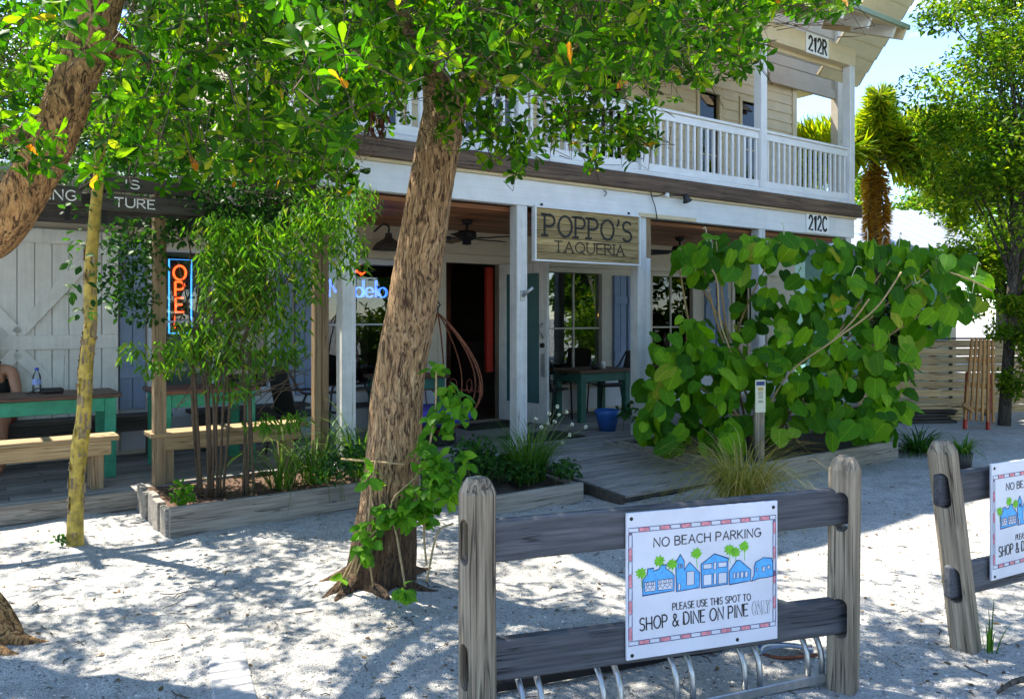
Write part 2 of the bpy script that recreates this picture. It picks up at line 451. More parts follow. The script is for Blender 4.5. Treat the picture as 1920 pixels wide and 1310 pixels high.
M['mulch'] = m_plain('brown_mulch', (0.085, 0.045, 0.027), 0.95, 0, 0.6, 40)
M['soil'] = m_plain('dark_soil', (0.05, 0.036, 0.026), 0.95, 0, 0.5, 25)
M['bluepot'] = m_plain('blue_glazed_pot', (0.03, 0.12, 0.42), 0.25)
M['blackpot'] = m_plain('black_nursery_pot', (0.02, 0.02, 0.022), 0.6)
M['cush'] = m_plain('purple_blue_cushion', (0.07, 0.05, 0.34), 0.9)
M['mat'] = m_plain('black_door_mat', (0.012, 0.012, 0.012), 0.95)
M['signboard'] = m_plain('white_sign_board', (0.66, 0.68, 0.77), 0.55, 0, 0.10, 4)  # white board, slight blue of the shade tinted into the colour
M['plate'] = m_plain('white_number_plate', (0.78, 0.78, 0.76), 0.5, 0, 0.04, 8)
M['skyblue'] = m_plain('sky_blue_ink', (0.10, 0.42, 0.86), 0.7, 0, 0.2, 60)
M['navy'] = m_plain('navy_ink', (0.03, 0.05, 0.16), 0.7)
M['pink'] = m_plain('pink_ink', (0.70, 0.26, 0.30), 0.7, 0, 0.3, 60)
M['palmink'] = m_plain('green_ink', (0.16, 0.48, 0.02), 0.7, 0, 0.25, 80)
M['metalroof'] = m_plain('white_metal_roof', (0.36, 0.39, 0.44), 0.35, 0.2, 0.05, 2)
M['roofedge'] = m_plain('sage_drip_edge', (0.22, 0.27, 0.20), 0.5)
M['shingle'] = m_plain('grey_shingle', (0.16, 0.16, 0.17), 0.9, 0, 0.4, 14)
M['paver'] = m_plain('pale_concrete_paver', (0.36, 0.35, 0.34), 0.85, 0, 0.2, 30)
M['neon_r'] = m_emit('red_neon', (1.0, 0.05, 0.01), 3.2)
M['neon_b'] = m_emit('blue_neon', (0.03, 0.10, 1.0), 2.8)
M['neon_c'] = m_emit('pale_blue_neon', (0.05, 0.30, 0.9), 1.2)
M['bulb'] = m_emit('warm_bulb', (1.0, 0.45, 0.10), 5.0)
M['bark'] = m_bark('tan_bark', (0.13, 0.055, 0.022), (0.48, 0.29, 0.14), (0.72, 0.50, 0.29), (21, 21, 3.0), 1.0, 0.55)
M['bark2'] = m_bark('red_brown_bark', (0.15, 0.06, 0.02), (0.52, 0.275, 0.10), (0.72, 0.44, 0.19), (15, 15, 4.5))
M['bark3'] = m_bark('grey_bark', (0.03, 0.025, 0.02), (0.10, 0.08, 0.06), (0.2, 0.17, 0.14), (16, 16, 4))
M['twig'] = m_plain('twig_bark', (0.075, 0.05, 0.028), 0.9, 0, 0.4, 60)
M['stem'] = m_plain('green_stem', (0.12, 0.16, 0.05), 0.7, 0, 0.3, 40)
M['stem_tan'] = m_plain('tan_stem', (0.34, 0.24, 0.11), 0.7, 0, 0.3, 40)
M['spike'] = m_plain('white_flower_spike', (0.55, 0.56, 0.40), 0.8, 0, 0.15, 60)
M['flower'] = m_plain('white_flower', (0.72, 0.74, 0.55), 0.8, 0, 0.15, 60)
M['gumbo'] = m_plain('yellow_gumbo_bark', (0.40, 0.28, 0.04), 0.6, 0, 0.55, 14)
M['peel'] = m_plain('peeling_bark_flake', (0.24, 0.17, 0.10), 0.85, 0, 0.4, 20)
g1, g2, g3, g4 = (0.010, 0.042, 0.002), (0.026, 0.096, 0.002), (0.072, 0.185, 0.003), (0.17, 0.27, 0.005)
M['leaf'] = m_leaf('glossy_tree_leaf', [(0.0, g1), (0.35, g2), (0.75, g3), (0.95, g4), (0.993, (0.30, 0.30, 0.02)), (1.0, (0.45, 0.12, 0.01))], 0.5, 1.95)
M['leaf_vine'] = m_leaf('dark_vine_leaf', [(0.0, (0.012, 0.045, 0.012)), (0.6, (0.03, 0.10, 0.02)), (1.0, (0.06, 0.16, 0.02))], 0.35)
M['leaf_br'] = m_leaf('bright_drooping_leaf', [(0.0, (0.04, 0.12, 0.012)), (0.5, (0.075, 0.19, 0.016)), (0.9, (0.14, 0.27, 0.02)), (1.0, (0.3, 0.3, 0.03))], 0.45)
M['leaf_big'] = m_leaf('heart_leaf', [(0.0, (0.020, 0.080, 0.002)), (0.45, (0.060, 0.185, 0.003)), (0.88, (0.15, 0.31, 0.005)), (0.97, (0.14, 0.25, 0.015)), (1.0, (0.34, 0.32, 0.02))], 0.32, 1.6, 0.6, 0.45, (1.05, 1.2, 0.3), 0.7)
M['leaf_cl'] = m_leaf('climber_leaf', [(0.0, (0.04, 0.14, 0.010)), (0.6, (0.085, 0.24, 0.015)), (1.0, (0.16, 0.32, 0.02))], 0.42)
M['leaf_far'] = m_leaf('far_tree_leaf', [(0.0, (0.03, 0.08, 0.006)), (0.5, (0.085, 0.18, 0.008)), (0.9, (0.20, 0.28, 0.012)), (1.0, (0.30, 0.28, 0.02))], 0.5, 1.6, 0.5, 0)
M['leaf_dk'] = m_leaf('background_leaf', [(0.0, (0.012, 0.035, 0.008)), (0.6, (0.035, 0.08, 0.012)), (1.0, (0.09, 0.15, 0.015))], 0.38, 1.5, 0.5, 0)
M['grass'] = m_leaf('green_blade', [(0.0, (0.03, 0.09, 0.012)), (0.6, (0.06, 0.17, 0.02)), (1.0, (0.20, 0.28, 0.05))], 0.4, 1.4, 0.5, 0)
M['drygrass'] = m_leaf('straw_blade', [(0.0, (0.12, 0.14, 0.02)), (0.35, (0.28, 0.26, 0.05)), (0.8, (0.45, 0.36, 0.14)), (1.0, (0.5, 0.3, 0.15))], 0.4, 1.3, 0.6, 0)
M['palm_y'] = m_leaf('yellow_green_frond', [(0.0, (0.07, 0.16, 0.01)), (0.5, (0.25, 0.32, 0.012)), (1.0, (0.55, 0.48, 0.02))], 0.45, 1.5, 0.5, 0)
M['palm_o'] = m_leaf('rusty_frond', [(0.0, (0.2, 0.075, 0.012)), (0.5, (0.45, 0.19, 0.025)), (1.0, (0.62, 0.38, 0.06))], 0.4, 1.3, 0.6, 0)
M['deadleaf'] = m_leaf('dead_leaf', [(0.0, (0.05, 0.018, 0.012)), (1.0, (0.12, 0.04, 0.025))], 0.2, 1.0, 0.8, 0)
M['litter'] = m_leaf('leaf_litter', [(0.0, (0.06, 0.04, 0.025)), (0.6, (0.16, 0.10, 0.05)), (1.0, (0.30, 0.20, 0.09))], 0.2, 1.0, 0.8, 0)
M['skin'] = m_plain('tanned_skin', (0.42, 0.20, 0.115), 0.5, 0, 0.08, 10)
M['cloth_k'] = m_plain('black_cloth', (0.012, 0.012, 0.013), 0.9)
M['cloth_r'] = m_plain('red_patterned_cloth', (0.22, 0.035, 0.03), 0.9, 0, 0.8, 30)
M['hair'] = m_plain('dark_brown_hair', (0.035, 0.02, 0.012), 0.6)
M['plastic'] = m_glass('clear_bottle', (0.86, 0.9, 0.93))
M['bluecap'] = m_plain('blue_plastic', (0.02, 0.06, 0.45), 0.4)
M['label'] = m_plain('blue_white_label', (0.25, 0.34, 0.75), 0.5, 0, 0.5, 60)
# ------------------------------------------------------------------ ground
def gh(x, y):
    if y < 0.5 or y > 12 or abs(x) > 7: return 0.0
    h = 0.026 * mnoise.noise((x * 0.9, y * 0.9, 0.0)) + 0.016 * mnoise.noise((x * 3.3, y * 3.3, 4.0)) + 0.013 * mnoise.noise((x * 6.0, y * 6.0, 2.0))
    h += 0.07 * math.exp(-((x + 2.75) ** 2 + (y - 3.85) ** 2) / 0.25) + 0.05 * math.exp(-((x + 0.78) ** 2 + (y - 4.75) ** 2) / 0.18)
    e = min(1, (y - 0.5) / 0.7, (12 - y) / 2, (7 - abs(x)) / 1.0)
    return h * max(0, e)
def m_ground():
    m, nt, b = newmat('crushed_shell')
    v = objvec(nt, 1.0, False)
    big = noise_n(nt, v, 0.55, 4, 0.6); mid = noise_n(nt, v, 6.0, 6, 0.65); fine = noise_n(nt, v, 55.0, 5, 0.7)
    vo = nd(nt, 'ShaderNodeTexVoronoi', Scale=125.0); nt.links.new(v, vo.inputs['Vector'])
    sp = nd(nt, 'ShaderNodeSeparateColor'); nt.links.new(vo.outputs['Color'], sp.inputs[0])
    c = ramp(nt, mid, [(0.25, (0.23, 0.22, 0.20)), (0.5, (0.38, 0.37, 0.35)), (0.75, (0.53, 0.515, 0.49))])
    c = mixc(nt, 0.30, c, ramp(nt, big, [(0.35, (0.25, 0.23, 0.20)), (0.65, (0.56, 0.55, 0.53))]))
    chips = ramp(nt, sp.outputs[0], [(0.0, 0.45), (0.10, 0.7), (0.25, 1.0), (0.85, 1.0), (1.0, 1.25)])
    c = mixc(nt, 0.9, c, chips, 'MULTIPLY')
    dark = ramp(nt, noise_n(nt, v, 48.0, 4, 0.65), [(0.30, 0.25), (0.40, 1.0)])
    sel = ramp(nt, noise_n(nt, v, 2.3, 3), [(0.42, 1.0), (0.58, 0.0)])
    c = mixc(nt, sel, c, mixc(nt, 1.0, c, dark, 'MULTIPLY'))
    v2 = nd(nt, 'ShaderNodeTexVoronoi', Scale=48.0); nt.links.new(v, v2.inputs['Vector'])
    s2 = nd(nt, 'ShaderNodeSeparateColor'); nt.links.new(v2.outputs['Color'], s2.inputs[0])
    pick = math_n(nt, 'MULTIPLY', ramp(nt, s2.outputs[1], [(0.86, 0.0), (0.90, 1.0)]), ramp(nt, v2.outputs['Distance'], [(0.28, 1.0), (0.42, 0.0)]))
    c = mixc(nt, math_n(nt, 'MULTIPLY', pick, 0.75), c, (0.10, 0.09, 0.085))
    nt.links.new(c, b.inputs['Base Color']); b.inputs['Roughness'].default_value = 0.9
    h = math_n(nt, 'ADD', math_n(nt, 'MULTIPLY', mid, 1.5), math_n(nt, 'ADD', math_n(nt, 'MULTIPLY', fine, 0.5), math_n(nt, 'MULTIPLY', vo.outputs['Distance'], -0.5)))
    bump(nt, b, h, 0.8, 0.018)
    return m
M['ground'] = m_ground()
xs = np.unique(np.concatenate([np.linspace(-300, -8, 14), np.linspace(-8, -4.5, 24), np.linspace(-4.5, 4.5, 165), np.linspace(4.5, 8, 24), np.linspace(8, 300, 14)]))
ys = np.unique(np.concatenate([np.linspace(-300, 0, 12), np.linspace(0, 2, 12), np.linspace(2, 8.5, 125), np.linspace(8.5, 12.5, 30), np.linspace(12.5, 400, 16)]))
GV = np.array([(x, y, gh(x, y)) for y in ys for x in xs]); nx = len(xs)
ii = np.array([[j * nx + i, j * nx + i + 1, (j + 1) * nx + i + 1, (j + 1) * nx + i] for j in range(len(ys) - 1) for i in range(nx - 1)])
ground = link('ground', np_mesh('ground', GV, ii, M['ground'])); tag(ground, kind='structure')

# loose shell chips and bits of leaf on the ground
n = 16000
cy = 2.3 + 7.0 * RNG.random(n) ** 1.3; cx = (RNG.random(n) * 1.5 - 0.75) * cy
V = []; Fc = []
T = np.array([(-.5, -.35, 0), (.5, -.3, 0), (.35, .4, 0), (-.4, .35, 0), (0.05, 0.02, .32)]); TF = [(0, 1, 4), (1, 2, 4), (2, 3, 4), (3, 0, 4)]
for i in range(n):
    a = RNG.random() * 6.28; s = 0.006 + 0.012 * RNG.random() ** 2; ca, sa = math.cos(a), math.sin(a)
    z = gh(cx[i], cy[i]) + 0.001
    for t in T: V.append((cx[i] + s * (ca * t[0] - sa * t[1]), cy[i] + s * (sa * t[0] + ca * t[1]), z + s * t[2]))
    Fc += [(q[0] + 5 * i, q[1] + 5 * i, q[2] + 5 * i) for q in TF]
m, nt, b_ = newmat('shell_chip')
nt.links.new(ramp(nt, rnd(nt), [(0.0, (0.07, 0.06, 0.055)), (0.3, (0.25, 0.23, 0.21)), (0.6, (0.5, 0.48, 0.45)), (1.0, (0.74, 0.72, 0.69))]), b_.inputs['Base Color']); b_.inputs['Roughness'].default_value = 0.7
sh = link('shell_chips', np_mesh('shell_chips', V, Fc, m, smooth=False)); tag(sh, 'loose broken shell chips scattered over the white ground', 'shells', kind='stuff')

# pavers set in the ground at the bottom left
pv = thing('paver_edging', 'short row of pale concrete pavers set in the shell ground near the bottom edge', 'paving', gp(425, 1225))
path = [gp(424, 1222), gp(428, 1250), gp(434, 1280), gp(440, 1310), gp(450, 1345), gp(462, 1385)]
pl = catmull(path, 4)[::2]
for a, b2 in zip(pl[:-1], pl[1:]):
    d = (b2 - a); mid = (a + b2) / 2; L = d.length * 0.93
    o = MB().box(-0.085, 0.085, -L / 2, L / 2, -0.06, 0.022, 0.008).build('paver', M['paver'], pv, mid - pv.location, math.atan2(d.y, d.x) - R(90) + random.uniform(-.05, .05))

# ------------------------------------------------------------------ restaurant building
bld = thing('restaurant_building', 'two storey cream clapboard restaurant with white balcony and covered porch', 'building', W(0, 0), ANG)
def part(name, mb, mat, parent=bld, smooth=False): return mb.build(name, M[mat], parent, smooth=smooth)
CEIL, BEAM0, BEAM1, DECK1 = 2.72, 2.77, 3.08, 3.27
WD = 2.2                                     # wall plane behind the posts

def sided(parent, s0, s1, h0, h1, d, opens, bh, mat, face=-1):
    """clapboards on a wall plane, leaving out the openings (s0, s1, h0, h1)"""
    h = h0; cache = {}
    while h < h1 - 0.02:
        t = min(h + bh, h1); segs = [(s0, s1)]
        for a, b, c, e in opens:
            if c < t - 0.01 and e > h + 0.01:
                ns = []
                for x, y in segs:
                    if b <= x or a >= y: ns.append((x, y)); continue
                    if a > x: ns.append((x, a))
                    if b < y: ns.append((b, y))
                segs = ns
        for x, y in segs:
            if y - x < 0.03: continue
            key = (round(y - x, 3), round(t - h, 3))
            if key not in cache:
                L, H = y - x, t - h
                mb = MB(); o = 0.020
                vs = [(0, 0, 0), (L, 0, 0), (0, -o, 0), (L, -o, 0), (0, -0.006, H), (L, -0.006, H), (0, 0.0, H), (L, 0.0, H)]
                mb.add(vs, [[0, 1, 3, 2], [2, 3, 5, 4], [4, 5, 7, 6], [0, 2, 4, 6], [1, 7, 5, 3], [0, 6, 7, 1]])
                cache[key] = mb.mesh('siding_board', M[mat])
            link('siding_board', cache[key], parent, (x, d, h))
        h = t

# --- lower wall
LW0, LW1 = -6.0, 9.75
opens_low = [(-1.40, -0.18, 0.78, 2.27), (0.44, 1.62, 0.74, 2.22), (2.18, 3.08, 0.15, 2.29), (3.9, 4.92, 0.58, 2.22), (6.0, 6.95, 0.58, 2.22), (8.02, 8.9, 0.58, 2.22)]
def wall_core(name, s0, s1, h0, h1, d, th, opens, mat):
    cuts = sorted({s0, s1, *[o[0] for o in opens], *[o[1] for o in opens]}); mb = MB()
    for a, b in zip(cuts[:-1], cuts[1:]):
        o = [q for q in opens if q[0] <= a + 1e-6 and q[1] >= b - 1e-6]
        if not o: mb.box(a, b, d, d + th, h0, h1)
        else:
            if o[0][2] > h0 + 0.01: mb.box(a, b, d, d + th, h0, o[0][2])
            mb.box(a, b, d, d + th, o[0][3], h1)
    return part(name, mb, mat)
lw = wall_core('lower_wall', LW0, LW1, 0.0, 3.0, WD + 0.003, 0.15, opens_low, 'beige')
band = [(a - 0.09, b + 0.09, c - 0.06, e + 0.1) for a, b, c, e in opens_low]
sided(lw, -1.72, LW1, 0.2, 0.72, WD, band, 0.15, 'greywhite')
sided(lw, LW0, LW1, 2.40, 2.72, WD, [], 0.16, 'beige')
sided(lw, -6.0, -3.62, 0.2, 2.40, WD, [], 0.15, 'greywhite')
part('wall_trim', MB().box(LW0, LW1, WD - 0.035, WD, 2.30, 2.40, 0.004), 'beige', lw)

def window(name, s0, s1, h0, h1, d, mat='beige', cols=2, rows=2, glass='glass', parent=bld, fr=0.07):
    f = MB()
    f.box(s0 - fr, s0, d - 0.03, d + 0.1, h0, h1, 0.004).box(s1, s1 + fr, d - 0.03, d + 0.1, h0, h1, 0.004)
    f.box(s0 - fr, s1 + fr, d - 0.032, d + 0.1, h1, h1 + fr, 0.004)
    w = part(name, f, mat, parent)
    part('sill', MB().box(s0 - fr - 0.02, s1 + fr + 0.02, d - 0.06, d + 0.1, h0 - 0.05, h0, 0.004), mat, w)
    t = 0.022
    for i in range(1, cols): x = s0 + (s1 - s0) * i / cols; part('mullion', MB().box(x - t / 2, x + t / 2, d + 0.025, d + 0.062, h0, h1), mat, w)
    for j in range(1, rows): z = h0 + (h1 - h0) * j / rows; part('mullion', MB().box(s0, s1, d + 0.027, d + 0.060, z - t / 2, z + t / 2), mat, w)
    for i in range(cols):
        for j in range(rows):
            x0, x1 = s0 + (s1 - s0) * i / cols, s0 + (s1 - s0) * (i + 1) / cols; z0, z1 = h0 + (h1 - h0) * j / rows, h0 + (h1 - h0) * (j + 1) / rows
            part('pane', MB().box(x0 + 0.011, x1 - 0.011, d + 0.042, d + 0.046, z0 + 0.011, z1 - 0.011), glass, w)
    return w
def shutter(s0, s1, h0, h1, d, n=3):
    sh_ = part('shutter', MB().box(s0, s1, d - 0.022, d - 0.004, h0, h1), 'blue_sh')
    wv = (s1 - s0) / n
    for k in range(n): part('board', MB().box(s0 + k * wv + 0.004, s0 + (k + 1) * wv - 0.004, d - 0.042, d - 0.0225, h0, h1, 0.003), 'blue_sh', sh_)
    for z in (h0 + (h1 - h0) * 0.22, h0 + (h1 - h0) * 0.76): part('batten', MB().box(s0, s1, d - 0.062, d - 0.0425, z - 0.06, z + 0.06, 0.003), 'blue_sh', sh_)
window('window', -1.40, -0.18, 0.78, 2.27, WD, 'greywhite')
window('window', 0.44, 1.62, 0.74, 2.22, WD, 'greywhite', 1, 2)
for o in opens_low[3:]: window('window', *o, WD)
shutter(-1.74, -1.49, 0.62, 2.36, WD, 2); shutter(-0.10, 0.10, 0.66, 2.32, WD, 2); shutter(0.13, 0.36, 0.66, 2.32, WD, 2)
shutter(5.16, 5.42, 0.62, 2.2, WD, 2); shutter(5.45, 5.72, 0.62, 2.2, WD, 2); shutter(7.25, 7.5, 0.62, 2.2, WD, 2); shutter(7.53, 7.82, 0.62, 2.2, WD, 2)
# --- doorway
fr = part('door_frame', MB().box(2.06, 2.18, WD - 0.03, WD + 0.16, 0.15, 2.37, 0.005).box(3.08, 3.2, WD - 0.03, WD + 0.16, 0.15, 2.37, 0.005).box(2.06, 3.2, WD - 0.034, WD + 0.16, 2.29, 2.41, 0.005), 'beige')
part('red_jamb', MB().box(2.96, 3.06, WD + 0.17, WD + 0.24, 0.8, 2.26, 0.003), 'red_p', fr)
# open glazed leaf swung out to the street
hp, fp = W(3.03, WD - 0.02), Vector((0.46, 10.45, 0)); dv = fp - hp; LL = dv.length
leaf = link('door_leaf', None, bld); leaf.location = (3.03, WD - 0.04, 0.17); leaf.rotation_euler = (0, 0, math.atan2(dv.y, dv.x) - ANG)
leaf.empty_display_size = 0.1
part('stile', MB().box(0, 0.13, -0.022, 0.022, 0, 2.12, 0.004), 'white_worn', leaf); part('stile', MB().box(LL - 0.14, LL, -0.022, 0.022, 0, 2.12, 0.004), 'white_worn', leaf)
part('rail', MB().box(0.13, LL - 0.14, -0.021, 0.021, 1.98, 2.12, 0.004), 'white_worn', leaf); part('rail', MB().box(0.13, LL - 0.14, -0.021, 0.021, 0, 0.26, 0.004), 'white_worn', leaf)
part('pane', MB().box(0.13, LL - 0.14, -0.004, 0.004, 0.26, 1.98), 'glass_reflection', leaf)
part('handle', MB().tube([(LL - 0.07, -0.02, 1.32), (LL - 0.07, -0.07, 1.30), (LL - 0.07, -0.075, 1.20), (LL - 0.07, -0.02, 1.12)], 0.011, 8), 'steel', leaf, True)
part('lock', MB().lathe([(0.0, 0.03), (0.03, 0.03), (0.034, 0.0)], 12, M=Matrix.Translation((LL - 0.07, -0.022, 1.03)) @ Matrix.Rotation(R(90), 4, 'X')), 'black', leaf, True)
part('push_plate', MB().box(LL - 0.105, LL - 0.035, -0.027, -0.0225, 0.62, 0.92), 'steel', leaf)
# --- interior, dim, seen through the glass
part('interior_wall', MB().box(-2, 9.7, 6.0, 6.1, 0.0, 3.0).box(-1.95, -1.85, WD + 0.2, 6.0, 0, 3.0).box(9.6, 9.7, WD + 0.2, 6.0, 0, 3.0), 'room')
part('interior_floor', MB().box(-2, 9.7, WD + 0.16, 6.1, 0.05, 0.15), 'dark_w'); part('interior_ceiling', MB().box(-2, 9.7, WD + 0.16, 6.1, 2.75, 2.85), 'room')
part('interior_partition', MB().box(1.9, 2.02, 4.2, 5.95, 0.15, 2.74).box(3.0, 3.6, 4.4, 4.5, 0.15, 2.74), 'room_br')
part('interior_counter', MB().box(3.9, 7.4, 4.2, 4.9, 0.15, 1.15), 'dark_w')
# --- barn door on the left
bd = part('barn_door', MB().box(-3.52, -1.76, WD - 0.05, WD - 0.024, 0.2, 2.45), 'barn')
w_ = (1.76) / 12
for k in range(12): part('plank', MB().box(-3.52 + k * w_ + 0.004, -3.52 + (k + 1) * w_ - 0.004, WD - 0.072, WD - 0.0505, 0.2, 2.45, 0.004), 'barn', bd)
for z in (0.28, 1.33, 2.37): part('rail', MB().box(-3.52, -1.76, WD - 0.095, WD - 0.0725, z - 0.07, z + 0.07, 0.004), 'barn', bd)
for x in (-3.45, -1.83): part('stile', MB().box(x - 0.07, x + 0.07, WD - 0.097, WD - 0.0724, 0.35, 1.26, 0.004).box(x - 0.07, x + 0.07, WD - 0.097, WD - 0.0724, 1.40, 2.30, 0.004), 'barn', bd)
cxb = -2.64
for (x0, z0, x1, z1) in ((cxb, 1.41, -1.93, 2.28), (cxb, 1.41, -3.35, 2.28), (cxb, 1.25, -1.93, 0.37), (cxb, 1.25, -3.35, 0.37)):
    part('brace', MB().bar((x0, WD - 0.083, z0), (x1, WD - 0.083, z1), 0.021, 0.12, (0, -1, 0) if False else (0, 0, 1), 0.003), 'barn', bd)
part('track', MB().box(-5.2, -1.6, WD - 0.11, WD - 0.075, 2.52, 2.58), 'black', bd)

# --- porch posts, beam, ceiling
def post(s, d, h0, h1, w=0.14, mat='white_worn', parent=bld): return part('post', MB().box(s - w / 2, s + w / 2, d - w / 2, d + w / 2, h0, h1, 0.008), mat, parent)
for s in (-0.16, 1.83, 3.62, 5.9, 7.98): post(s, 0.075, 0.02, BEAM0)
post(3.76, 0.10, 0.02, 2.29, 0.10, 'white'); part('post_upper', MB().box(3.715, 3.815, 0.05, 0.15, 2.29, BEAM0, 0.006), 'pine_z')
part('porch_beam', MB().box(-0.45, 8.12, 0.0, 0.15, BEAM0, BEAM1 - 0.03, 0.006), 'white_h')
part('beam_trim', MB().box(-0.45, 8.14, -0.03, 0.15, BEAM1 - 0.03, BEAM1, 0.004), 'cream')
part('beam_trim', MB().box(3.55, 4.55, -0.022, -0.002, BEAM0 + 0.0, BEAM0 + 0.05, 0.004), 'cream')
part('deck_edge_beam', MB().box(-0.52, 8.22, -0.07, 0.20, BEAM1, DECK1, 0.01), 'deckbeam')
part('deck_skirt', MB().box(-0.42, 8.12, -0.02, 0.10, DECK1, DECK1 + 0.06, 0.004), 'white_h')
cl = part('porch_ceiling', MB().box(-0.45, 8.12, 0.16, WD, CEIL + 0.012, CEIL + 0.04), 'ceil')
nb = 15; wb = (WD - 0.16) / nb
for k in range(nb): part('ceiling_board', MB().box(-0.45, 8.12, 0.16 + k * wb + 0.003, 0.16 + (k + 1) * wb - 0.003, CEIL - 0.004, CEIL + 0.011, 0.003), 'ceil', cl)
part('balcony_floor', MB().box(-0.5, 8.13, 0.10, WD, CEIL + 0.05, DECK1 - 0.02), 'deckbeam')
part('side_beam', MB().box(-0.45, -0.32, 0.151, WD, BEAM0, BEAM1, 0.005).box(7.99, 8.12, 0.151, WD, BEAM0, BEAM1, 0.005), 'white_h')

# --- balcony railing
RB, RT = 3.40, 4.10
bposts = [-0.38, 1.83, 3.65, 5.92, 8.05]
for s in bposts: post(s, 0.05, DECK1 + 0.06, 5.38 if s > 5 else (4.2 if s == 1.83 or s == 3.65 else 5.38), 0.13, 'white')
rl = part('balcony_railing', MB().box(-0.40, 8.05, 0.03, 0.085, RT - 0.10, RT - 0.002, 0.006), 'white_h')
part('top_rail', MB().box(-0.42, 8.08, 0.005, 0.115, RT, RT + 0.035, 0.006), 'white_h', rl)
part('bottom_rail', MB().box(-0.40, 8.05, 0.03, 0.085, RB - 0.06, RB + 0.04, 0.006), 'white_h', rl)
bal = MB().box(-0.019, 0.019, -0.019, 0.019, RB + 0.04, RT - 0.10, 0.004).mesh('baluster', M['white'])
s = -0.25
while s < 7.98:
    if min(abs(s - p) for p in bposts) > 0.09: link('baluster', bal, rl, (s, 0.056, 0))
    s += 0.124
part('side_rail', MB().box(-0.43, -0.34, 0.12, WD, RT - 0.08, RT + 0.02, 0.006).box(-0.43, -0.34, 0.12, WD, RB - 0.05, RB + 0.04, 0.006), 'white_h', rl)
d = 0.25
while d < WD: link('baluster', bal, rl, (-0.385, d, 0)); d += 0.124
post(-0.38, WD - 0.1, DECK1, 5.6, 0.13, 'white')

# --- upper wall
UW1 = 9.76
opens_up = [(0.6, 1.5, 3.28, 5.4), (2.4, 3.3, 3.9, 5.3), (4.6, 5.4, 3.28, 5.4), (7.12, 7.62, 3.28, 5.36), (8.22, 8.72, 3.70, 5.36)]
uw = wall_core('upper_wall', -0.45, UW1, 3.0, 7.6, WD + 0.003, 0.15, opens_up, 'cream')
sided(uw, -0.45, UW1, 3.28, 7.0, WD, [(a - 0.09, b + 0.09, c - 0.06, e + 0.09) for a, b, c, e in opens_up], 0.17, 'cream')
part('corner_trim', MB().box(UW1 - 0.10, UW1 + 0.03, WD - 0.035, WD + 0.2, 3.2, 6.9, 0.005), 'cream', uw)
part('side_wall', MB().box(-0.45, -0.30, WD + 0.16, 9.0, 0, 7.0), 'cream'); part('side_wall', MB().box(UW1 - 0.15, UW1, WD + 0.16, 9.0, 0, 7.0), 'cream')
for q in opens_up:
    if q[2] < 3.5: window('door_glazed', *q, WD, 'cream', 1, 2, 'glass_dk')
    else:
        w = window('window', *q, WD, 'cream', 1, 2, 'glass_dk')
        n_ = 16
        for k in range(n_): part('blind_slat', MB().box(q[0] + 0.01, q[1] - 0.01, WD + 0.08, WD + 0.10, q[2] + (q[3] - q[2]) * (k + 0.1) / n_, q[2] + (q[3] - q[2]) * (k + 0.75) / n_), 'green_dk', w)
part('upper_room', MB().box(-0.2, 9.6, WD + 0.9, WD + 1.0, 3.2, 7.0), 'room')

# --- porch roof over the balcony
hd = part('header_beam', MB().box(-0.45, 8.14, -0.01, 0.12, 5.38, 5.65, 0.006), 'cream')
part('header_trim', MB().box(-0.45, 8.14, 0.125, 0.16, 5.33, 5.40, 0.003), 'cream', hd)
rz0, rz1, rd0, rd1 = 5.76, 6.98, -0.72, WD
def roofz(dd): return rz0 + (rz1 - rz0) * (dd - rd0) / (rd1 - rd0)
rf = MB()
rf.add([(-1.1, rd0, roofz(rd0) + .02), (8.26, rd0, roofz(rd0) + .02), (8.26, rd1, roofz(rd1) + .02), (-1.1, rd1, roofz(rd1) + .02), (-1.1, rd0, roofz(rd0) + .05), (8.26, rd0, roofz(rd0) + .05), (8.26, rd1, roofz(rd1) + .05), (-1.1, rd1, roofz(rd1) + .05)],
       [[0, 1, 2, 3], [4, 7, 6, 5], [0, 4, 5, 1], [1, 5, 6, 2], [2, 6, 7, 3], [3, 7, 4, 0]])
roof = part('porch_roof', rf, 'cream')
part('drip_edge', MB().bar((-1.15, rd0 - 0.02, roofz(rd0) + 0.045), (8.32, rd0 - 0.02, roofz(rd0) + 0.045), 0.05, 0.07, (0, 0, 1), 0.004), 'roofedge', roof)
s = -0.9
while s < 8.25:
    sl = math.atan2(rz1 - rz0, rd1 - rd0)
    part('rafter', MB().bar((s, rd0 + 0.06, roofz(rd0 + .06) - 0.075), (s, 0.0, roofz(0.0) - 0.075), 0.05, 0.15, (0, 0, 1), 0.004), 'white_h', roof)
    s += 0.64
part('rake_board', MB().bar((8.24, rd0 + 0.0, roofz(rd0) - 0.06), (8.24, 0.6, roofz(0.6) - 0.06), 0.035, 0.17, (0, 0, 1), 0.004), 'cream', roof)
nb = 20
for k in range(nb):                          # soffit boards
    d0 = rd0 + (rd1 - rd0) * k / nb; d1 = rd0 + (rd1 - rd0) * (k + 1) / nb - 0.006
    part('soffit_board', MB().add([(-1.05, d0, roofz(d0) + 0.004), (8.22, d0, roofz(d0) + 0.004), (8.22, d1, roofz(d1) + 0.004), (-1.05, d1, roofz(d1) + 0.004), (-1.05, d0, roofz(d0) + 0.016), (8.22, d0, roofz(d0) + 0.016), (8.22, d1, roofz(d1) + 0.016), (-1.05, d1, roofz(d1) + 0.016)],
         [[0, 1, 2, 3], [4, 7, 6, 5], [0, 4, 5, 1], [1, 5, 6, 2], [2, 6, 7, 3], [3, 7, 4, 0]]), 'cream', roof)
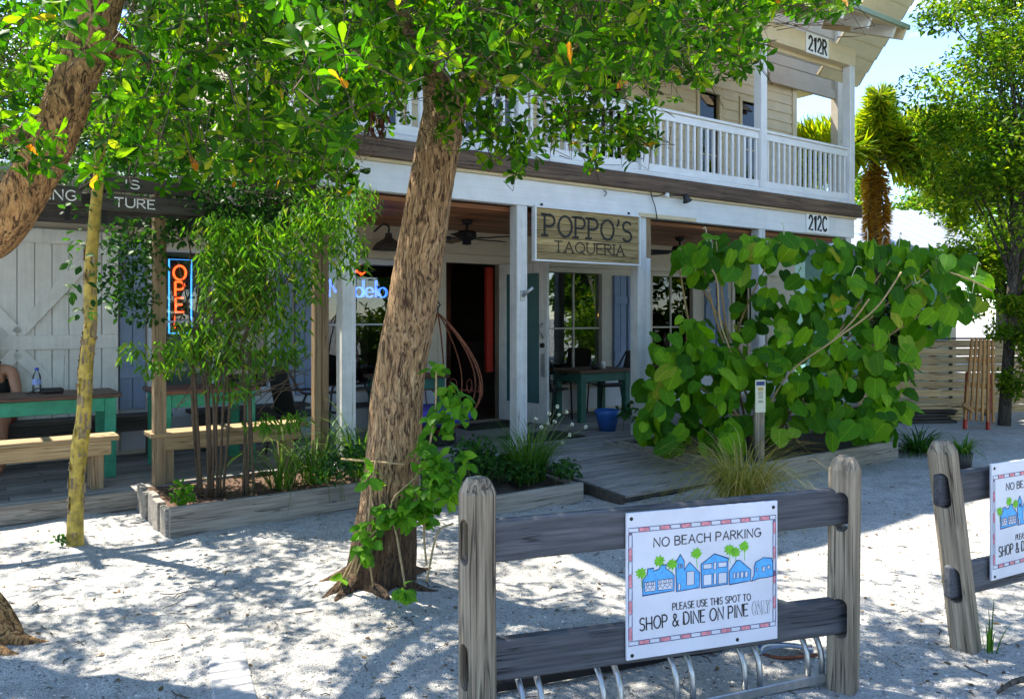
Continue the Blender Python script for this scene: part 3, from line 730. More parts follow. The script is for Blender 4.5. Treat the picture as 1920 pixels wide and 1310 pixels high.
# main roof with its steep rake at the right-hand end
mr = MB()
def slab(mb, P, th):
    n_ = len(P); nrm = (Vector(P[1]) - Vector(P[0])).cross(Vector(P[2]) - Vector(P[0])).normalized()
    if nrm.z < 0: nrm = -nrm
    mb.add([Vector(p) for p in P] + [Vector(p) + nrm * th for p in P], [list(range(n_))[::-1], [n_ + i for i in range(n_)]] + [[i, (i + 1) % n_, n_ + (i + 1) % n_, n_ + i] for i in range(n_)])
    return mb
part('main_roof', slab(MB(), [(-1.0, 1.9, 7.2), (8.5, 1.9, 7.2), (8.5, 5.6, 9.4), (-1.0, 5.6, 9.4)], 0.08).add([], []), 'shingle')
part('main_roof', slab(MB(), [(-1.0, 5.6, 9.4), (8.5, 5.6, 9.4), (8.5, 9.2, 7.2), (-1.0, 9.2, 7.2)], 0.08), 'shingle')
rk = part('side_roof', slab(MB(), [(8.75, -0.35, 7.3), (9.95, -0.35, 7.3), (9.95, 1.05, 5.62), (8.75, 1.05, 5.62)], 0.03), 'cream')
for k in range(9):                           # shingle courses that notch the rake edge
    t0, t1 = k / 9, (k + 1) / 9
    dA, dB = -0.35 + 1.4 * t0, -0.35 + 1.4 * t1; zA, zB = 7.3 - 1.68 * t0, 7.3 - 1.68 * t1
    part('shingle_course', slab(MB(), [(9.0, dA, zA + .085), (10.03, dA, zA + .085), (10.06, dB + 0.03, zB + .05), (9.0, dB + 0.03, zB + .05)], 0.03), 'shingle', rk)
    part('soffit_board', slab(MB(), [(8.78, dA + .006, zA - .012), (9.93, dA + .006, zA - .012), (9.93, dB - .006, zB - .012), (8.78, dB - .006, zB - .012)], 0.008), 'cream', rk)
# gable wall beyond the corner with its bracketed post
gw = part('side_gable', MB().box(UW1 - 0.9, 11.1, WD - 0.06, WD - 0.01, 5.95, 7.5), 'tan')  # shade on this wall is put into the darker board colour
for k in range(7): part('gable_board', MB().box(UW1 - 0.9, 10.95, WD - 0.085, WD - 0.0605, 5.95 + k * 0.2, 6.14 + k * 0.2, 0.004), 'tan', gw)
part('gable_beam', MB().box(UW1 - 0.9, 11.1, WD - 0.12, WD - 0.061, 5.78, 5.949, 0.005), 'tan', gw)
part('side_post', MB().box(10.92, 11.08, WD - 0.16, WD, 3.2, 7.2, 0.006), 'beige')
part('bracket', MB().add([(11.09, WD - 0.14, 5.0), (11.09, WD - 0.02, 5.0), (11.75, WD - 0.14, 6.7), (11.75, WD - 0.02, 6.7), (11.09, WD - 0.14, 6.7), (11.09, WD - 0.02, 6.7)],
     [[0, 2, 4], [1, 5, 3], [0, 1, 3, 2], [2, 3, 5, 4], [4, 5, 1, 0]]), 'beige')
part('side_eave', slab(MB(), [(9.7, WD + 0.3, 5.9), (11.3, WD + 0.3, 6.1), (11.3, WD + 2.6, 6.1), (9.7, WD + 2.6, 5.9)], 0.05), 'cream')
# gallery fascia details
def wire(name, pts, r, mat, parent=bld): return part(name, MB().tube(catmull(pts, 5), r, 6), mat, parent, True)
wire('cable', [(3.70, -0.035, 3.2), (3.72, -0.05, 3.02), (3.80, -0.03, 2.9), (3.83, -0.03, 2.75), (3.78, -0.04, 2.70)], 0.006, 'black')
wire('cable', [(3.72, -0.05, 3.02), (3.85, -0.045, 3.04), (3.98, -0.04, 3.09)], 0.006, 'black')
wire('hook', [(2.98, -0.02, 3.03), (3.0, -0.04, 3.0), (2.97, -0.035, 2.96)], 0.006, 'black')

# ------------------------------------------------------------------ low shop at the left with pergola
shop = thing('low_shop', 'single storey shop behind the pergola at the left', 'building', W(-3.5, WD + 0.2), ANG)
def spart(name, mb, mat, parent=shop): return mb.build(name, M[mat], parent)
spart('wall', MB().box(-2.5, 1.45, 0.0, 0.12, 2.45, 3.1).box(-2.5, 3.0, 0.2, 5.0, 0.0, 2.9), 'greywhite')
rfp = spart('roof', slab(MB(), [(-2.9, -0.5, 2.95), (3.0, -0.5, 2.95), (3.0, 5.2, 3.9), (-2.9, 5.2, 3.9)], 0.05), 'metalroof')
for k in range(15): spart('roof_seam', MB().bar((-2.8 + k * 0.4, -0.49, 3.02), (-2.8 + k * 0.4, 5.15, 3.96), 0.03, 0.04), 'metalroof', rfp)
perg = thing('pergola', 'dark timber pergola over the left deck with posts and beams', 'pergola', W(-1.7, 0.4), ANG)
def ppart(name, mb, mat, parent=perg): return mb.build(name, M[mat], parent)
def pl_(s, d): return s + 1.7, d - 0.4
for s, d_, w in ((-1.72, 0.42, 0.10), (-4.3, 0.42, 0.10)):
    x, y = pl_(s, d_); ppart('post', MB().box(x - w / 2, x + w / 2, y - w / 2, y + w / 2, 0.02, 2.75, 0.006), 'pine_z')
x, y = pl_(-0.28, 0.40)
ppart('post', MB().box(x - 0.075, x - 0.005, y - 0.045, y + 0.045, 0.02, 2.6, 0.006), 'pine_z'); ppart('post', MB().box(x + 0.005, x + 0.075, y - 0.03, y + 0.05, 0.02, 2.7, 0.006), 'pine_z')
ppart('beam', MB().box(-4.2, 1.55, -0.07, -0.025, 2.42, 2.58, 0.006), 'dark_w'); ppart('beam', MB().box(-4.2, 1.55, 1.6, 1.65, 2.5, 2.66, 0.006), 'dark_w')
for k in range(9): ppart('rafter', MB().box(-4.1 + k * 0.7, -4.05 + k * 0.7, -0.35, 1.9, 2.66, 2.78, 0.005), 'dark_w')

# ------------------------------------------------------------------ decks
deck = link('deck', MB().box(-6, 9.6, 0.36, WD, 0.0, 0.10).mesh('deck', M['dark_w']), None, W(0, 0), (0, 0, ANG)); tag(deck, kind='structure')
nb = 13; wb = (WD - 0.32) / nb
for k in range(nb):
    d0 = 0.32 + k * wb
    cuts = [-6.0, -3.1 + 0.3 * (k % 3), 0.2 + 0.5 * (k % 2), 3.4 - 0.4 * (k % 3), 6.4, 9.6]
    for a, b in zip(cuts[:-1], cuts[1:]):
        MB().box(a + 0.003, b - 0.003, d0 + 0.004, d0 + wb - 0.004, 0.112, 0.152, 0.005).build('plank', M['deck'], deck)
for k in range(3):
    d0 = -0.12 + k * 0.145
    MB().box(0.1, 6.0, d0 + 0.004, d0 + 0.141, 0.112, 0.152, 0.005).build('plank', M['deck'], deck)
MB().box(-6, -0.3, 0.28, 0.318, 0.0, 0.148, 0.004).build('edge_board', M['grey_t'], deck)
ramp_o = link('ramp', MB().add([(1.5, -1.88, 0.0), (2.85, -1.88, 0.0), (2.85, -0.12, 0.0), (1.5, -0.12, 0.0), (1.5, -1.88, 0.012), (2.85, -1.88, 0.012), (2.85, -0.12, 0.11), (1.5, -0.12, 0.11)],
       [[0, 3, 2, 1], [4, 5, 6, 7], [0, 1, 5, 4], [1, 2, 6, 5], [2, 3, 7, 6], [3, 0, 4, 7]]).mesh('ramp', M['dark_w']), None, W(0, 0), (0, 0, ANG)); tag(ramp_o, kind='structure')
nb = 13
for k in range(nb):
    t = (k + 0.5) / nb; dd = -1.88 + 1.76 * t; z = 0.034 + 0.105 * t
    o = MB().box(1.5 + random.uniform(-.015, .015), 2.85, -0.059, 0.059, -0.016, 0.016, 0.006).build('plank', M['deck'], ramp_o, (0, dd, z), (R(3.4), 0, 0))
for s_ in (1.475, 2.875):
    MB().bar((s_, -1.93, 0.02), (s_, -0.12, 0.13), 0.045, 0.09, (0, 0, 1), 0.006).build('kerb_board', M['dark_w'] if s_ < 2 else M['grey_t'], ramp_o)
# ------------------------------------------------------------------ stroke lettering
def arc(cx, cy, rx, ry, a0, a1, n=14): return [(cx + rx * math.cos(R(a0 + (a1 - a0) * i / n)), cy + ry * math.sin(R(a0 + (a1 - a0) * i / n))) for i in range(n + 1)]
GL = {
 'A': (.70, [[(0, 0), (.35, 1), (.70, 0)], [(.13, .36), (.57, .36)]]),
 'B': (.58, [[(0, 0), (0, 1)], [(0, 1), (.28, 1)] + arc(.28, .77, .24, .23, 90, -90) + [(0, .54)], [(0, .54), (.30, .54)] + arc(.30, .27, .28, .27, 90, -90) + [(0, 0)]]),
 'C': (.66, [arc(.38, .5, .38, .5, 48, 312)]),
 'D': (.66, [[(0, 0), (0, 1), (.22, 1)] + arc(.22, .5, .43, .5, 90, -90) + [(0, 0)]]),
 'E': (.52, [[(.50, 1), (0, 1), (0, 0), (.52, 0)], [(0, .52), (.42, .52)]]),
 'G': (.74, [arc(.38, .5, .38, .5, 48, 350) + [(.75, .46), (.45, .46)]]),
 'H': (.64, [[(0, 0), (0, 1)], [(.64, 0), (.64, 1)], [(0, .5), (.64, .5)]]),
 'I': (.05, [[(.02, 0), (.02, 1)]]),
 'K': (.60, [[(0, 0), (0, 1)], [(.56, 1), (0, .42)], [(.16, .56), (.60, 0)]]),
 'L': (.48, [[(0, 1), (0, 0), (.48, 0)]]),
 'M': (.80, [[(0, 0), (0, 1), (.40, .25), (.80, 1), (.80, 0)]]),
 'N': (.66, [[(0, 0), (0, 1), (.66, 0), (.66, 1)]]),
 'O': (.80, [arc(.40, .5, .40, .5, 90, 450, 22)]),
 'P': (.58, [[(0, 0), (0, 1)], [(0, 1), (.28, 1)] + arc(.28, .73, .29, .27, 90, -90) + [(0, .46)]]),
 'Q': (.80, [arc(.40, .5, .40, .5, 90, 450, 22), [(.46, .22), (.60, .02), (.80, -.14)]]),
 'R': (.60, [[(0, 0), (0, 1)], [(0, 1), (.28, 1)] + arc(.28, .75, .27, .25, 90, -90) + [(0, .50)], [(.24, .50), (.60, 0)]]),
 'S': (.60, [arc(.31, .75, .27, .25, 35, 262, 12) + arc(.30, .25, .29, .255, 82, -145, 12)]),
 'T': (.64, [[(0, 1), (.64, 1)], [(.32, 1), (.32, 0)]]),
 'U': (.66, [[(0, 1), (0, .33)] + arc(.33, .33, .33, .33, 180, 360) + [(.66, 1)]]),
 'Y': (.62, [[(0, 1), (.31, .5), (.62, 1)], [(.31, .5), (.31, 0)]]),
 '&': (.72, [[(.72, 0), (.18, .66)] + arc(.30, .80, .16, .20, 200, -30, 10) + [(.06, .34)] + arc(.28, .22, .24, .22, 160, 320, 10) + [(.68, .44)]]),
 "'": (.14, [[(.10, 1.06), (.10, .92), (.02, .76)]]),
 '1': (.32, [[(0, .78), (.22, 1), (.22, 0)]]),
 '2': (.56, [arc(.28, .72, .27, .28, 165, -35, 12) + [(0, 0), (.58, 0)]]),
 'o': (.52, [arc(.26, .29, .26, .29, 90, 450, 18)]),
 'd': (.54, [arc(.26, .29, .26, .29, 90, 450, 18), [(.54, 0), (.54, 1)]]),
 'e': (.52, [[(.02, .30), (.50, .30)] + arc(.26, .29, .25, .29, 5, 320, 14)]),
 'l': (.06, [[(.03, 0), (.03, 1)]]),
}
def text_polys(txt, h, gap=0.22, wsc=1.0, serif=0.0, jit=0.0):
    x = 0.0; out = []; rg = random.Random(len(txt) * 31 + 5)
    for ci, ch in enumerate(txt):
        if ch == ' ': x += 0.42 * h; continue
        w, ps = GL[ch]; jy = rg.uniform(-jit, jit) * h; sl = rg.uniform(-jit, jit) * 1.2
        for p in ps:
            q = [(x + px * h * wsc + py * h * sl, py * h + jy) for px, py in p]; out.append((ci, q))
            if serif:
                for (a, b) in ((p[0], p[1]), (p[-1], p[-2])):
                    if abs(a[0] - b[0]) < 0.36 and (abs(a[1]) < 0.02 or abs(a[1] - 1) < 0.02) and abs(a[1] - b[1]) > 0.3:
                        out.append((ci, [(x + (a[0] - serif) * h * wsc, a[1] * h), (x + (a[0] + serif) * h * wsc, a[1] * h)]))
        x += (w * wsc + gap) * h
    return out, x - gap * h
def lettering(parent, txt, x0, x1, y, h, w, z, mat, serif=0.0, jit=0.0, th=0.002, rise=0.0, name='lettering', outline=False, gap=0.22):
    """letters across x0..x1 on a plane whose local axes are x (right), y (up), z (out)"""
    ps, L = text_polys(txt, h, gap=gap, serif=serif, jit=jit); k = (x1 - x0) / L
    class Letters(list):
        @property
        def rotation_euler(self): return None
        @rotation_euler.setter
        def rotation_euler(self, r):
            for o in self: o.rotation_euler = r
    out = Letters(); mbs = {}
    for ci, p in ps:
        mb = mbs.setdefault(ci, MB())
        q = [(x0 + a * k, y + b + rise * (a * k)) for a, b in p]; closed = (Vector(q[0]) - Vector(q[-1])).length < 1e-6
        if closed: q = q[:-1]
        if outline:
            for off in (-w * 1.5, w * 1.5): mb.ribbon([(a + off, b) for a, b in q], w * 0.6, z, z + th, None, closed)
        else: mb.ribbon(q, w, z, z + th, None, closed)
    for ci in mbs: out.append(mbs[ci].build('letter', M[mat], parent))
    return out
# plane frame: x along the front, y up, z toward the street
def face_rot(rz): return (R(90), 0, rz)

# --- hanging restaurant sign
sg = thing('hanging_sign', 'plank restaurant sign with black carved letters in a white frame between porch posts', 'sign', W(1.97, -0.02, 2.18), ANG)
SW, SH_ = 1.58, 0.60
for k in range(7):
    z0 = 0.02 + k * (SH_ - 0.04) / 7
    MB().box(0.02, SW - 0.02, 0.0 - 0.002 * (k % 2), 0.035, z0 + 0.0015, z0 + (SH_ - 0.04) / 7 - 0.0015, 0.004).build('plank', M['sign_w'], sg)
MB().box(0.0, SW, -0.02, 0.05, 0.0, 0.02, 0.003).build('frame', M['white_h'], sg); MB().box(0.0, SW, -0.02, 0.05, SH_ - 0.02, SH_, 0.003).build('frame', M['white_h'], sg)
MB().box(0.0, 0.02, -0.021, 0.05, 0.0201, SH_ - 0.0201, 0.003).build('frame', M['white_h'], sg); MB().box(SW - 0.02, SW, -0.021, 0.05, 0.0201, SH_ - 0.0201, 0.003).build('frame', M['white_h'], sg)
pf = link('lettering_panel', None, sg); pf.rotation_euler = face_rot(0)
lt = lettering(sg, "POPPO'S", 0.14, 1.44, 0.285, 0.225, 0.026, 0.003, 'ink', serif=0.16, th=0.004); lt.rotation_euler = face_rot(0)
lt = lettering(sg, "TAQUERIA", 0.28, 1.32, 0.115, 0.115, 0.012, 0.003, 'ink', serif=0.12, th=0.004); lt.rotation_euler = face_rot(0)
bpy.data.objects.remove(pf)
MB().box(0.1, 0.12, 0.0, 0.03, SH_, SH_ + 0.03).build('hanger', M['black'], sg); MB().box(1.4, 1.42, 0.0, 0.03, SH_, SH_ + 0.03).build('hanger', M['black'], sg)

def plate(s, d, h, txt, label):
    t = thing('number_plate', label, 'sign', W(s, d, h), ANG)
    MB().box(0, 0.55, 0, 0.012, 0, 0.29, 0.003).build('panel', M['plate'], t)
    l = lettering(t, txt, 0.06, 0.49, 0.045, 0.20, 0.036, 0.001, 'ink', gap=0.30); l.rotation_euler = face_rot(0)
plate(6.86, -0.025, 5.365, '212R', 'white number plate reading 212R on the balcony header')
plate(6.88, -0.015, 2.785, '212C', 'white number plate reading 212C on the porch beam')

# --- sign boards on the pergola
def pboard(s0, s1, d, h, hh, txt, x0, x1, label):
    t = thing('shop_sign_board', label, 'sign', W(s0, d, h), ANG)
    MB().box(0, s1 - s0, 0, 0.03, 0, hh, 0.004).build('board', M['dark_w'], t)
    l = lettering(t, txt, x0, x1, hh * 0.24, hh * 0.52, 0.010, 0.002, 'plate'); l.rotation_euler = face_rot(0)
    for xx in (0.1, s1 - s0 - 0.1): MB().box(xx - 0.02, xx + 0.02, 0.031, 0.06, -0.12, hh - 0.02).build('bracket', M['black'], t)
pboard(-3.3, -2.33, 0.22, 2.46, 0.15, 'CING', 0.66, 0.93, 'dark board with white letters above the barn door beam')
pboard(-2.27, -1.4, 0.20, 2.44, 0.135, 'TURE', 0.17, 0.47, 'dark lower board with white letters beside the pergola post')
pboard(-2.27, -1.4, 0.24, 2.60, 0.13, 'IS', 0.26, 0.36, 'dark upper board with two white letters beside the pergola post')

# --- neon signs behind the glass
def neon(parent, ps, r, mat, M4, name='tube'):
    mb = MB()
    for p in ps: mb.tube([M4 @ Vector((a, b, 0)) for a, b in p], r, 6)
    return mb.build(name, M[mat], parent, smooth=True)
no = thing('open_neon_sign', 'red and blue vertical neon OPEN sign hanging inside the left window', 'sign', W(-1.25, WD + 0.09, 1.42), ANG)
Mz = Matrix.Rotation(R(90), 4, 'X')
for i, ch in enumerate('OPEN'):
    w, ps = GL[ch]; k = 0.16
    neon(no, [[(0.13 + (px - w / 2) * k, 0.56 - i * 0.175 + py * k * 0.95) for px, py in p] for p in ps], 0.011, 'neon_r', Mz, 'letter')
neon(no, [[(0.02, -0.02), (0.25, -0.02), (0.25, 0.78), (0.02, 0.78), (0.02, -0.02)]], 0.009, 'neon_c', Mz, 'frame')
MB().box(0.0, 0.27, 0.012, 0.02, -0.05, 0.81).build('backing', M['blackp'], no)
nm = thing('beer_neon_sign', 'blue neon lettering sign with red squiggle inside the second window', 'sign', W(0.60, WD + 0.09, 1.82), ANG)
xx = 0.0
for ch in 'Modelo':
    w, ps = GL[ch]; k = 0.21
    for dx in (-0.010, 0.010): neon(nm, [[(xx + dx + px * k, py * k * (1 + dx)) for px, py in p] for p in ps], 0.0055, 'neon_b', Mz, 'letter')
    xx += (w + 0.14) * k
neon(nm, [[(0.30, 0.29), (0.36, 0.33), (0.42, 0.27), (0.47, 0.31)], [(0.32, 0.32), (0.45, 0.29)]], 0.008, 'neon_r', Mz, 'squiggle')
for i, (s_, d_, h_) in enumerate(((6.35, 3.0, 1.95), (7.9, 2.9, 2.0), (8.3, 3.2, 1.75), (-0.9, 3.1, 1.8), (3.2, 4.2, 1.6))):
    t = thing('pendant_lamp', ['warm pendant bulb behind the window right of the second white post', 'warm pendant bulb inside behind the big leafed shrub', 'lower warm pendant bulb inside behind the big leafed shrub', 'orange pendant bulb beside the neon open sign', 'small warm bulb inside the open doorway'][i], 'lamp', W(s_, d_, h_), ANG)
    MB().lathe([(0.0, -0.05), (0.025, -0.04), (0.035, 0.0), (0.02, 0.04), (0.012, 0.06)], 12).build('bulb', M['bulb'], t, smooth=True)
    MB().lathe([(0.016, 0.06), (0.016, 0.11), (0.004, 0.12), (0.004, 2.75 - h_)], 8).build('cord', M['black'], t)

# ------------------------------------------------------------------ porch fixtures
def fan(s, d, label, a0):
    t = thing('ceiling_fan', label, 'fan', W(s, d, CEIL), ANG + a0, 'ceiling fans')
    MB().lathe([(0.0, -0.002), (0.07, -0.002), (0.06, -0.05), (0.016, -0.06), (0.016, -0.13)], 16).build('mount', M['black'], t, smooth=True)
    MB().lathe([(0.016, -0.12), (0.10, -0.13), (0.115, -0.16), (0.115, -0.20), (0.09, -0.235), (0.05, -0.245), (0.055, -0.29), (0.0, -0.30)], 20).build('motor', M['black'], t, smooth=True)
    for k in range(5):
        bl = MB().box(0.10, 0.20, -0.014, 0.014, -0.222, -0.212).box(0.18, 0.62, -0.062, 0.062, -0.226, -0.219, 0.003)
        o = bl.build('blade', M['black'], t); o.rotation_euler = (R(11), 0, R(72 * k))
fan(1.82, 1.1, 'black five blade ceiling fan between the big trunk and the hanging sign', 0.1)
fan(5.46, 1.1, 'black five blade ceiling fan above the big leafed shrub', 0.5)
t = thing('barn_lamp', 'dark metal barn light on the wall just left of the big trunk', 'lamp', W(1.15, 1.8, 2.38), ANG)
MB().lathe([(0.20, 0.0), (0.185, 0.03), (0.14, 0.085), (0.07, 0.125), (0.045, 0.15), (0.04, 0.2), (0.0, 0.21)], 24).build('shade', M['dark_w'], t, smooth=True)
MB().tube(catmull([(0, 0, 0.2), (0, 0, 0.28), (0, 0.15, 0.32), (0, 0.40, 0.25)], 5), 0.012, 8).build('arm', M['black'], t, smooth=True)
t = thing('flood_light', 'small black spotlight on a thin arm under the balcony edge', 'lamp', W(4.0, -0.075, 3.055), ANG)
MB().tube([(0, 0, 0.0), (0.22, -0.02, 0.01)], 0.007, 6).build('arm', M['black'], t); MB().box(-0.05, 0.0, 0.0, 0.04, -0.02, 0.03, 0.004).build('base', M['white_h'], t)
MB().lathe([(0.0, 0.0), (0.03, 0.0), (0.035, 0.05), (0.06, 0.09), (0.06, 0.10), (0.0, 0.095)], 14, M=Matrix.Translation((0.24, -0.03, 0.03)) @ Matrix.Rotation(R(150), 4, 'Y')).build('head', M['blackp'], t, smooth=True)
t = thing('post_bracket', 'grey metal flag bracket screwed to the middle white porch post', 'bracket', W(1.83, 0.0, 1.80), ANG)
MB().box(-0.03, 0.03, -0.008, 0.003, -0.05, 0.06, 0.003).build('plate', M['steel'], t)
MB().tube([(0, -0.01, 0.0), (0.07, -0.09, 0.09)], 0.018, 10).build('socket', M['steel'], t, smooth=True)
# hanging egg chair, wire
eg = thing('egg_chair', 'rusty wire hanging egg chair with scrolls behind the big trunk', 'chair', W(1.28, 0.85, 0.28), ANG)
def egg_r(u): return 0.50 * (math.sin(math.pi * u ** 0.72)) ** 0.85 if 0 < u < 1 else 0.0
for k in range(9):
    a = 2 * math.pi * k / 14 - 0.9
    MB().tube([(egg_r(u) * math.cos(a), egg_r(u) * math.sin(a), 1.34 * u) for u in np.linspace(0.0, 1.0, 22)], 0.0085, 6).build('rib', M['rust'], eg, smooth=True)
for zz in (0.22, 0.44):
    rr = egg_r(zz / 1.34); MB().tube([(rr * math.cos(a), rr * math.sin(a), zz) for a in np.linspace(-0.9, 2.7, 24)], 0.007, 6).build('ring', M['rust'], eg, smooth=True)
for k in range(8):
    a = 2 * math.pi * (k + 0.5) / 14 - 0.9; rr = egg_r(0.40)
    for sgn in (-1, 1):
        pts = []
        for q in np.linspace(0, 1, 16):
            an = q * 1.6 * math.pi; r2 = 0.085 * (1 - 0.75 * q)
            pts.append((rr * math.cos(a + sgn * 0.11 * math.sin(an) * (1 - .5 * q)), rr * math.sin(a + sgn * 0.11 * math.sin(an) * (1 - .5 * q)), 0.48 + 0.09 * math.cos(an) * (1 - .4 * q)))
        MB().tube(pts, 0.005, 5).build('scroll', M['rust'], eg, smooth=True)
MB().tube([(0, 0, 1.34), (0.0, 0, 1.40), (0.03, 0, 1.43), (0, 0, 1.47)], 0.01, 6).build('hook', M['black'], eg); MB().tube([(0, 0, 1.45), (0, 0, 2.44)], 0.007, 6).build('chain', M['black'], eg)
MB().lathe([(0.0, 0.10), (0.25, 0.10), (0.40, 0.17), (0.42, 0.25), (0.36, 0.29), (0.0, 0.27)], 20).build('cushion', M['cush'], eg, smooth=True)
MB().tube([(0, 0, 0), (0, 0, -0.1)], 0.2, 12).build('foot', M['black'], eg)

# ------------------------------------------------------------------ tables and benches
def table(s0, s1, d0, d1, label, ht=0.75, mat='green_p'):
    t = thing('table', label, 'table', W(s0, d0, 0.152), ANG, 'green tables with dark tops')
    L, D = s1 - s0, d1 - d0; n_ = 4
    for k in range(n_): MB().box(-0.04, L + 0.04, -0.03 + k * (D + 0.06) / n_ + 0.002, -0.03 + (k + 1) * (D + 0.06) / n_ - 0.002, ht - 0.035, ht, 0.004).build('top_plank', M['top'], t)
    for x in (0.0, L - 0.09):
        for y in (0.0, D - 0.09): MB().box(x, x + 0.09, y, y + 0.09, 0, ht - 0.036, 0.006).build('leg', M[mat], t)
    for y in (0.012, D - 0.052): MB().box(0.091, L - 0.091, y, y + 0.04, ht - 0.16, ht - 0.0365, 0.004).build('apron', M[mat], t)
    for x in (0.012, L - 0.052): MB().box(x, x + 0.04, 0.091, D - 0.091, ht - 0.16, ht - 0.0365, 0.004).build('apron', M[mat], t)
    return t
table(-3.75, -1.96, 0.98, 1.55, 'green table with dark top in front of the white barn door')
table(-1.60, -0.74, 0.90, 1.50, 'green table with dark top behind the leafy planter shrub')
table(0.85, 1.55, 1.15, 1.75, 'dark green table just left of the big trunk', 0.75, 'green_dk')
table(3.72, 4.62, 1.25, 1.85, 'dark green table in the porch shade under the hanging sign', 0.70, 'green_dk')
def bench(s0, s1, d0, label, mat='pine', legmat='pine_z', ht=0.44, dep=0.28):
    t = thing('bench', label, 'bench', W(s0, d0, 0.152), ANG, 'timber benches on the deck')
    L = s1 - s0
    for k in range(2): MB().box(0, L, k * dep / 2 + 0.003, (k + 1) * dep / 2 - 0.003, ht - 0.04, ht, 0.005).build('seat_plank', M[mat], t)
    MB().box(0.06, L - 0.06, 0.012, 0.05, ht - 0.155, ht - 0.0405, 0.004).build('apron', M[mat], t)
    for x in (0.10, L - 0.21):
        MB().box(x, x + 0.10, 0.051, 0.14, 0, ht - 0.041, 0.005).build('leg', M[legmat], t); MB().box(x, x + 0.10, dep - 0.10, dep - 0.02, 0, ht - 0.041, 0.005).build('leg', M[legmat], t)
    return t
bench(-3.9, -2.02, 0.46, 'raw timber bench behind the yellow trunk'); bench(-1.80, -0.42, 0.36, 'raw timber bench behind the leafy planter shrub')
bench(-3.9, -1.3, 1.80, 'dark grey wall bench under the barn door', 'dark_w', 'dark_w'); bench(-1.1, 0.2, 1.86, 'dark grey wall bench under the left window', 'dark_w', 'dark_w')
def wire_chair(s, d, a, label):
    t = thing('metal_chair', label, 'chair', W(s, d, 0.152), ANG + a, 'black metal chairs')
    for sg_ in (-1, 1):
        y = 0.26 * sg_
        MB().tube(catmull([(0.30, y, 0.0), (0.27, y, 0.42), (0.24, y, 0.62), (0.12, y, 0.645), (-0.16, y, 0.66), (-0.26, y * 0.9, 0.80), (-0.30, y * 0.75, 0.90)], 5), 0.013, 8).build('frame', M['black'], t, smooth=True)
        MB().tube([(-0.12, y, 0.66), (-0.22, y * 0.95, 0.43), (-0.30, y, 0.0)], 0.013, 8).build('leg', M['black'], t, smooth=True)
    MB().tube([(-0.30, -0.2, 0.9), (-0.325, 0, 0.915), (-0.30, 0.2, 0.9)], 0.014, 8).build('top_rail', M['black'], t, smooth=True)
    MB().box(-0.20, 0.26, -0.23, 0.23, 0.415, 0.435, 0.006).build('seat', M['blackp'], t)
    mb = MB(); mb.add([(-0.20, -0.22, 0.44), (-0.20, 0.22, 0.44), (-0.31, 0.2, 0.9), (-0.31, -0.2, 0.9), (-0.212, -0.22, 0.44), (-0.212, 0.22, 0.44), (-0.322, 0.2, 0.9), (-0.322, -0.2, 0.9)], [[0, 1, 2, 3], [4, 7, 6, 5], [0, 4, 5, 1], [2, 6, 7, 3], [1, 5, 6, 2], [0, 3, 7, 4]]); mb.build('backrest', M['blackp'], t)
wire_chair(-0.15, 1.15, 0.15, 'black mesh armchair beside the blue shutter')
wire_chair(0.62, 1.45, 3.0, 'black mesh armchair by the second window')
wire_chair(3.5, 1.75, 0.4, 'black chair in deep shade left of the porch table'); wire_chair(4.75, 1.75, 2.8, 'black chair in deep shade at the porch table')
# bottle, sunglasses case, small jars
t = thing('water_bottle', 'clear water bottle with blue cap on the left table', 'bottle', W(-3.0, 1.42, 0.904), ANG)
p = at(60, 742, 7.05)
t.location = (p.x, 7.12, 0.904)
MB().lathe([(0.0, 0.0), (0.032, 0.0), (0.034, 0.02), (0.034, 0.13), (0.030, 0.16), (0.014, 0.19), (0.014, 0.205)], 16).build('body', M['plastic'], t, smooth=True)
MB().lathe([(0.0345, 0.075), (0.0345, 0.125)], 16).build('label', M['label'], t, smooth=True); MB().lathe([(0.0, 0.225), (0.016, 0.225), (0.016, 0.2)], 12).build('cap', M['bluecap'], t)
p = at(92, 740, 7.1)
t = thing('small_bag', 'small black bag with a strap lying on the left table', 'bag', (p.x, 7.15, 0.903), ANG)
MB().box(-0.085, 0.085, -0.05, 0.05, 0.0, 0.045, 0.018).build('body', M['blackp'], t); MB().tube(catmull([(-0.07, -0.04, 0.03), (-0.12, -0.06, 0.05), (-0.18, -0.05, 0.01), (-0.2, 0, 0.006)], 5), 0.006, 6).build('strap', M['blackp'], t)
for i, (sx, lab, mt) in enumerate(((4.1, 'dark bowl on the shaded porch table', 'blackp'), (4.25, 'small pale jar on the shaded porch table', 'plate'))):
    t = thing('bowl' if i == 0 else 'jar', lab, 'bowl' if i == 0 else 'jar', W(sx, 1.4, 0.853), ANG)
    (MB().lathe([(0.0, 0.0), (0.05, 0.0), (0.08, 0.06), (0.075, 0.06), (0.045, 0.012), (0.0, 0.01)], 16) if i == 0 else MB().lathe([(0.0, 0.0), (0.03, 0.0), (0.032, 0.08), (0.024, 0.1), (0.0, 0.1)], 14)).build('body', M[mt], t, smooth=True)
t = thing('blue_pot', 'blue glazed flower pot at the foot of the second white post', 'pot', W(3.55, 0.55, 0.152), ANG)
MB().lathe([(0.0, 0.0), (0.10, 0.0), (0.15, 0.20), (0.165, 0.26), (0.15, 0.265), (0.135, 0.2), (0.0, 0.19)], 20).build('pot', M['bluepot'], t, smooth=True)
mat1 = MB().box(-0.45, 0.45, -0.28, 0.28, 0, 0.012, 0.004).build('door_mat', M['mat'], None, W(2.55, 0.6, 0.153), (0, 0, ANG)); tag(mat1, 'black rubber door mat on the deck in front of the ramp', 'mat')
